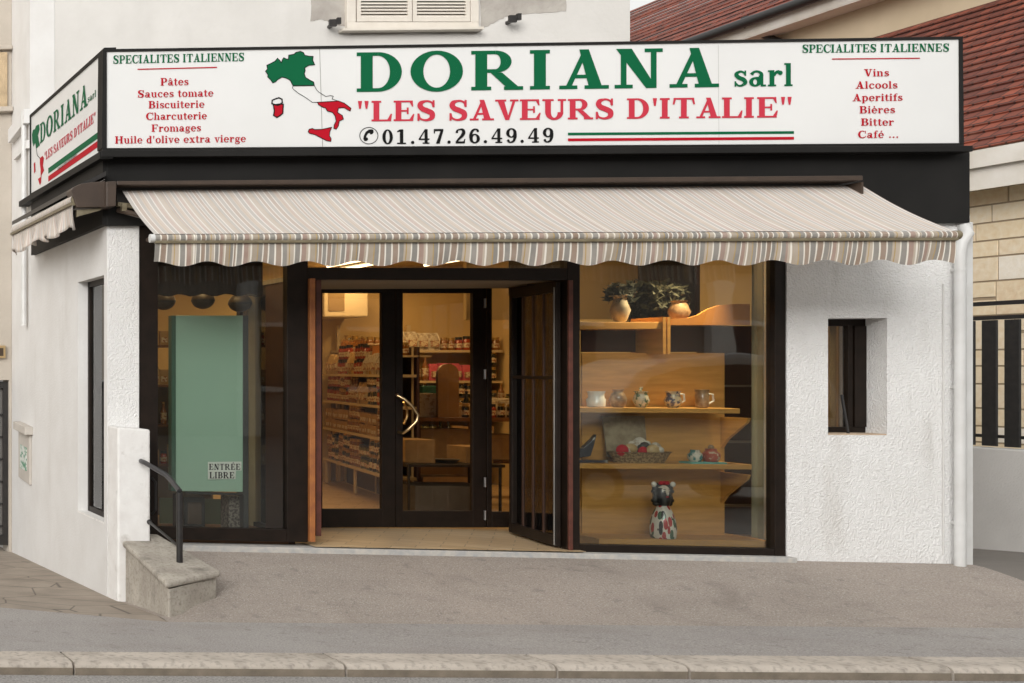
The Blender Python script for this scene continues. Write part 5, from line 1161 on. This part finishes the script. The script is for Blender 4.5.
mb = MB(); pb_ = onY(586, 445, .28); mb.prism([(pb_.x-.12, .28, zl+.03), (pb_.x+.04, .28, zl+.06), (pb_.x+.07, .28, zl+.16), (pb_.x+.09, .28, zl+.25), (pb_.x+.05, .28, zl+.2), (pb_.x-.02, .28, zl+.13), (pb_.x-.12, .28, zl+.12)], (0, .05, 0)); mb.box(pb_.x-.12, .22, zl+.002, pb_.x+.14, .36, zl+.03)
mk('boat_figurine', mb, mat('dark_glaze', (.03, .035, .05), .2, col2=(.4, .38, .33), vscale=12, thresh=(.6, .66), coat=.4), label='dark curved glazed figurine at the left end of the lower shelf', cat='figurine', bevel=.008)
mb = MB(); p = onY(705, 462, .22); mb.box(p.x-.15, .16, zl+.002, p.x+.13, .30, zl+.022); mk('turquoise_book', mb, mat('turquoise_cover', (.12, .42, .38), .4), label='flat turquoise tray under the small pots on the lower shelf', cat='tray', bevel=.003)
def small(px, r, h, m, lb, lid=False):
    p = onY(px, 462, .23); mb = MB(); mb.lathe((p.x, .23, zl+.023), [(r*.7, 0), (r, h*.3), (r, h*.6), (r*.6, h*.85), (r*.65, h)], 16)
    o = mk('pot', mb, m, smooth=True, label=lb, cat='pot')
    if lid: mb = MB(); mb.ball((p.x, .23, zl+.023+h+.012), .022); mk('knob', mb, cer3, o, smooth=True)
small(695, .052, .10, mat('pot_white_red', (.6, .55, .45), .25, col2=(.05, .2, .2), vscale=22, thresh=(.5, .55), coat=.4), 'small white pot with round mark on the turquoise tray')
small(711, .062, .11, mat('pot_red', (.42, .08, .05), .3, col2=(.55, .48, .35), vscale=24, thresh=(.55, .6), coat=.4), 'small red decorated pot with a knob on the turquoise tray', True)
# tall painted figure vase on the window base: face, dark curls, red turban, patterned gown
pf = onY(663, 543.5, .20); zb = .078
fg = thing('figure_vase', (pf.x, .20, zb), 'tall painted ceramic lady with dark hair, red flowers and patterned white gown', 'statuette')
gown = mat('painted_gown', (.66, .62, .54), .25, coat=.5)
n, l, b = N(gown); vo = n.new('ShaderNodeTexVoronoi'); vo.inputs['Scale'].default_value = 17; vo.feature = 'F1'; tc = n.new('ShaderNodeTexCoord'); mp = n.new('ShaderNodeMapping'); mp.inputs['Scale'].default_value = (1.9, 1.9, .62); mp.inputs['Rotation'].default_value = (0, .6, 0)
l.new(tc.outputs['Object'], mp.inputs[0]); l.new(mp.outputs[0], vo.inputs['Vector'])
rp = n.new('ShaderNodeValToRGB'); rp.color_ramp.interpolation = 'CONSTANT'; l.new(vo.outputs['Color'], rp.inputs[0]); e_ = rp.color_ramp.elements; e_[0].color = (.015, .015, .015, 1); e_[1].position = .36; e_[1].color = (.40, .02, .02, 1); q = e_.new(.58); q.color = (.05, .12, .06, 1)
lt = n.new('ShaderNodeMath'); lt.operation = 'LESS_THAN'; lt.inputs[1].default_value = .50; l.new(vo.outputs['Distance'], lt.inputs[0]); mx = n.new('ShaderNodeMixRGB'); mx.inputs[1].default_value = (.66, .62, .54, 1); l.new(lt.outputs[0], mx.inputs[0]); l.new(rp.outputs[0], mx.inputs[2]); l.new(mx.outputs[0], b.inputs['Base Color'])
mb = MB(); c = (pf.x, .20, zb)
mb.lathe(c, [(.082, 0), (.090, .02), (.092, .08), (.084, .15), (.068, .21), (.050, .255), (.034, .28), (.028, .30), (.030, .33)], 28); mk('gown', mb, gown, fg, smooth=True)
skin_c = mat('glazed_face', (.62, .54, .43), .25, coat=.4)
mb = MB(); hc = Vector((pf.x, .20, zb+.385)); mb.ball(hc, .050, .050, .064, 20, 12); mb.ball(hc+Vector((-.003, -.056, -.005)), .009, .012, .016, 8, 6); mk('head', mb, skin_c, fg, smooth=True)
mb = MB()
for dx in (-.022, .022): mb.ball(hc+Vector((dx, -.049, .012)), .010, .006, .006, 8, 6)
for dx in (-.022, .022): mb.ball(hc+Vector((dx, -.048, .028)), .014, .005, .003, 8, 6)
mk('eyes', mb, ink_black, fg, smooth=True); mb = MB(); mb.ball(hc+Vector((0, -.05, -.033)), .014, .007, .006, 8, 6); mk('mouth', mb, ink_red, fg, smooth=True)
mb = MB(); rr = random.Random(2)
for sx in (-1, 1):
    for k in range(6): mb.ball(hc+Vector((sx*(.058+.008*math.sin(k*2)), .005, .035-.026*k)), .024, .022, .022, 10, 6)
for k in range(5): mb.ball(hc+Vector((-.04+.02*k, .01, .062)), .022, .02, .02, 10, 6)
mb.lathe(hc+Vector((0, .012, -.11)), [(.05, 0), (.062, .04), (.066, .1), (.05, .15)], 14); mk('hair', mb, mat('black_glaze', (.012, .012, .012), .2, coat=.5), fg, smooth=True)
mb = MB()
for k in range(9): mb.ball(hc+Vector((-.034+.0085*k, -.02+.008*(k % 3), .078+.008*(k % 2))), .015, .014, .013, 8, 6)
mk('flower_crown', mb, ink_red, fg, smooth=True)
mb = MB()
for sx in (-1, 1): mb.ball(hc+Vector((sx*.075, -.005, .07)), .020, .016, .024, 10, 6)
mk('ear_ornament', mb, ceramic_w, fg, smooth=True)
mb = MB(); mb.lathe(hc+Vector((0, 0, -.098)), [(.038, 0), (.041, .008), (.038, .016)], 18); mk('necklace', mb, ink_black, fg, smooth=True)

# ================================================================= LEFT DISPLAY WINDOW
gb = thing('green_display_board', (3.9, .28, .3), 'tall pale green board on dark side posts inside the left shop window', 'board')
Yg = .26
mb = MB(); mb.pp([(176, 491), (243, 492), (243, 315.5), (176, 315.5)], Yg, .02); mk('board', mb, green_board, gb, bevel=.002)
mb = MB(); mb.pp([(171.5, 491), (175.8, 491), (175.8, 315.5), (171.5, 315.5)], Yg+.0, .08); mk('side_post', mb, mat('green_edge', (.06, .13, .09), .4), gb)
mb = MB(); mb.pp([(243.2, 535), (248.5, 535), (248.5, 315.5), (243.2, 315.5)], Yg-.01, .08); mk('side_post', mb, mat('grey_post', (.045, .045, .045), .4), gb)
mb = MB(); mb.pp([(187, 494), (243, 495.5), (243, 493.2), (187, 491.8)], Yg-.01, .06); mk('lower_rail', mb, iron_black, gb)
sg = thing('entry_notice', (4.0, .2, .4), 'small white hand lettered notice reading entree libre on the green board', 'sign')
YN = Yg-.012
mb = MB(); mb.pp([(208, 479.5), (235.5, 479), (236, 470.5), (241.5, 470.5), (241.5, 461.5), (208, 462)], YN, .003); mk('paper', mb, mat('notice_paper', (.86, .87, .82), .8), sg)
def note(s, x0, x1, yb, cap):
    def mp(u_, v, off): p = onY(x0+(x1-x0)*u_, yb-cap*v, YN-.001); return Vector((p.x, p.y-off, p.z))
    return text_mb(s, mp, .08)
mk('lettering', note('ENTRÉE', 209, 240.5, 469.8, 6.0), ink_black, sg); mk('lettering', note('LIBRE', 209.5, 234.5, 478.4, 6.4), ink_black, sg)
# dark pelmet cloth
mb = MB(); mb.fixn = False; a0, a1 = onY(150, 296, .21), onY(262, 296, .21)
for i in range(81):
    t = i/80; x = a0.x+(a1.x-a0.x)*t; y = .20+.010*math.sin(t*75)
    mb.v += [Vector((x, y, onY(200, 295, .16).z+.01*math.sin(t*30))), Vector((x, y, 2.8))]
for i in range(80): mb.f.append([2*i, 2*i+2, 2*i+3, 2*i+1]); mb.m.append(0)
mk('valance_curtain', mb, dark_cloth, label='dark brown pleated valance across the top of the left shop window', cat='curtain', smooth='full')
# hanging round lamps
for i, (x, y, ps) in enumerate(((164, 301, 'left'), (203, 300, 'middle'), (240, 303, 'right'))):
    t_ = onY(x, y, .9); t = thing('hanging_globe', (t_.x, .9, t_.z), f'{ps} one of three dark round globes hanging in the left window', 'ornament', 'round globes hanging in the left window')
    mb = MB(); mb.ball(t_, .10, None, .085, 18, 12); mk('globe', mb, mat('smoked_glass', (.05, .032, .018), .5), t, smooth=True)
    mb = MB(); mb.cyl(t_+Vector((0, 0, .08)), (t_.x, .9, 2.88), .005, 6); mk('cord', mb, iron_black, t)
    mb = MB(); mb.lathe(t_+Vector((0, 0, -.015)), [(.102, 0), (.102, .02)], 18); mk('band', mb, iron_black, t, smooth=True)
# things behind the board: shelves with goods at both sides, dark machine and box below
lr = thing('shelf_rack', (3.7, 1.6, 0), 'brown wooden shelves in the left window behind the green board', 'shelf')
for z in (.55, .95, 1.35, 1.75):
    mb = MB(); mb.box(3.35, 1.75, z-.02, 4.40, 2.1, z); mk('shelf', mb, mat('counter_wood', (.18, .08, .03), .4), lr)
mb = MB(); mb.box(3.33, 1.75, 0, 3.35, 2.1, 2.0); mb.box(4.40, 1.75, 0, 4.42, 2.1, 2.0); mb.box(3.35, 2.08, 0, 4.40, 2.1, 1.5); mk('frame', mb, mat('mid_brown_board', (.20, .13, .06), .7), lr)
for z, rn in ((.55, 'lowest'), (.95, 'second'), (1.35, 'third'), (1.75, 'top')):
    for i in range(11):
        k_ = random.choice(['jar_a', 'bag', 'bot_a', 'jar_r', 'box']); put(k_, 3.42+i*.092, 1.85, z+.002, random.uniform(-.2, .2), f'on the {rn} wooden shelf in the left window', f'goods on the {rn} left window shelf,', .9)
mb = MB(); a_ = onY(184, 531, .45); b_ = onY(205, 497, .45); mb.box(a_.x, .45, .06, b_.x, .75, b_.z); mb.cm = 1; mb.box(a_.x+.03, .442, .12, b_.x-.03, .449, b_.z-.05); mk('coffee_machine', mb, [iron_black, mat('machine_front', (.09, .06, .04), .3)], label='black boxy machine below the green board', cat='machine', bevel=.01)
mb = MB(); a_ = onY(229, 527, .4); b_ = onY(240, 496, .4); mb.box(a_.x, .4, .06, b_.x, .6, b_.z); mk('tall_box', mb, mat('dotted_box', (.30, .26, .22), .6, col2=(.1, .08, .07), vscale=50, thresh=(.45, .55)), label='narrow speckled carton below the green board at right', cat='box', bevel=.004)
mb = MB(); mb.box(3.19, .12, -.005, 4.46, .95, .055); mk('display_base', mb, mat('counter_wood', (.18, .08, .03), .4), shop)
mb = MB(); mb.pp([(249, 535), (257, 535), (257, 296), (249, 296)], .9, .02); mk('stand_panel', mb, mat('pale_stand', (.42, .33, .18), .6, .2), lr)
mb = MB(); mb.pp([(160, 535), (262, 536), (262, 500), (160, 498)], 1.5, .02); mk('low_panel', mb, mat('green_reflective', (.14, .19, .13), .4), lr)

# grey people carrier parked along the kerb further down the street (out of frame, mirrored in the right window)
vn = thing('parked_car', (13, -8, -.46), 'grey people carrier parked in the street, mirrored in the right shop window', 'car')
prof = [(-2.2, .35), (-2.25, .75), (-2.1, 1.05), (-1.35, 1.25), (-.75, 1.95), (-.3, 2.12), (.5, 2.2), (1.4, 2.12), (1.95, 1.9), (2.2, 1.2), (2.25, .5), (2.1, .32)]
def vp(x, z, y): return (13.0+x, -8+y*(1 if z < 1.2 else 1-.18*(z-1.2)), -.46+z)
mb = MB(); k = len(prof)
for y in (-.9, .9):
    for x, z in prof: mb.v.append(Vector(vp(x, z, y)))
mb.f += [list(range(k)), list(range(2*k-1, k-1, -1))]+[[i, k+i, k+(i+1) % k, (i+1) % k] for i in range(k)]; mb.m += [0]*(k+2)
mk('body', mb, mat('silver_paint', (.36, .35, .34), .3, coat=.6), vn, bevel=.06)
for sy in (-1, 1):
    mb = MB(); y = .905*sy
    mb.poly([Vector(vp(x, z, .925*sy)) for x, z in [(-1.15, 1.28), (-.65, 1.85), (-.2, 2.0), (.5, 2.05), (1.35, 1.98), (1.75, 1.8), (1.9, 1.28)]]); mk('side_glass', mb, mat('car_glass', (.02, .02, .025), .05), vn)
    for x in (-1.4, 1.4):
        mb = MB(); mb.cyl((13+x, -8+.70*sy, -.13), (13+x, -8+.93*sy, -.13), .33, 24); wh = mk('wheel', mb, iron_black, vn)
        mb = MB(); mb.cyl((13+x, -8+.90*sy, -.13), (13+x, -8+.94*sy, -.13), .2, 16); mk('rim', mb, steel, wh)
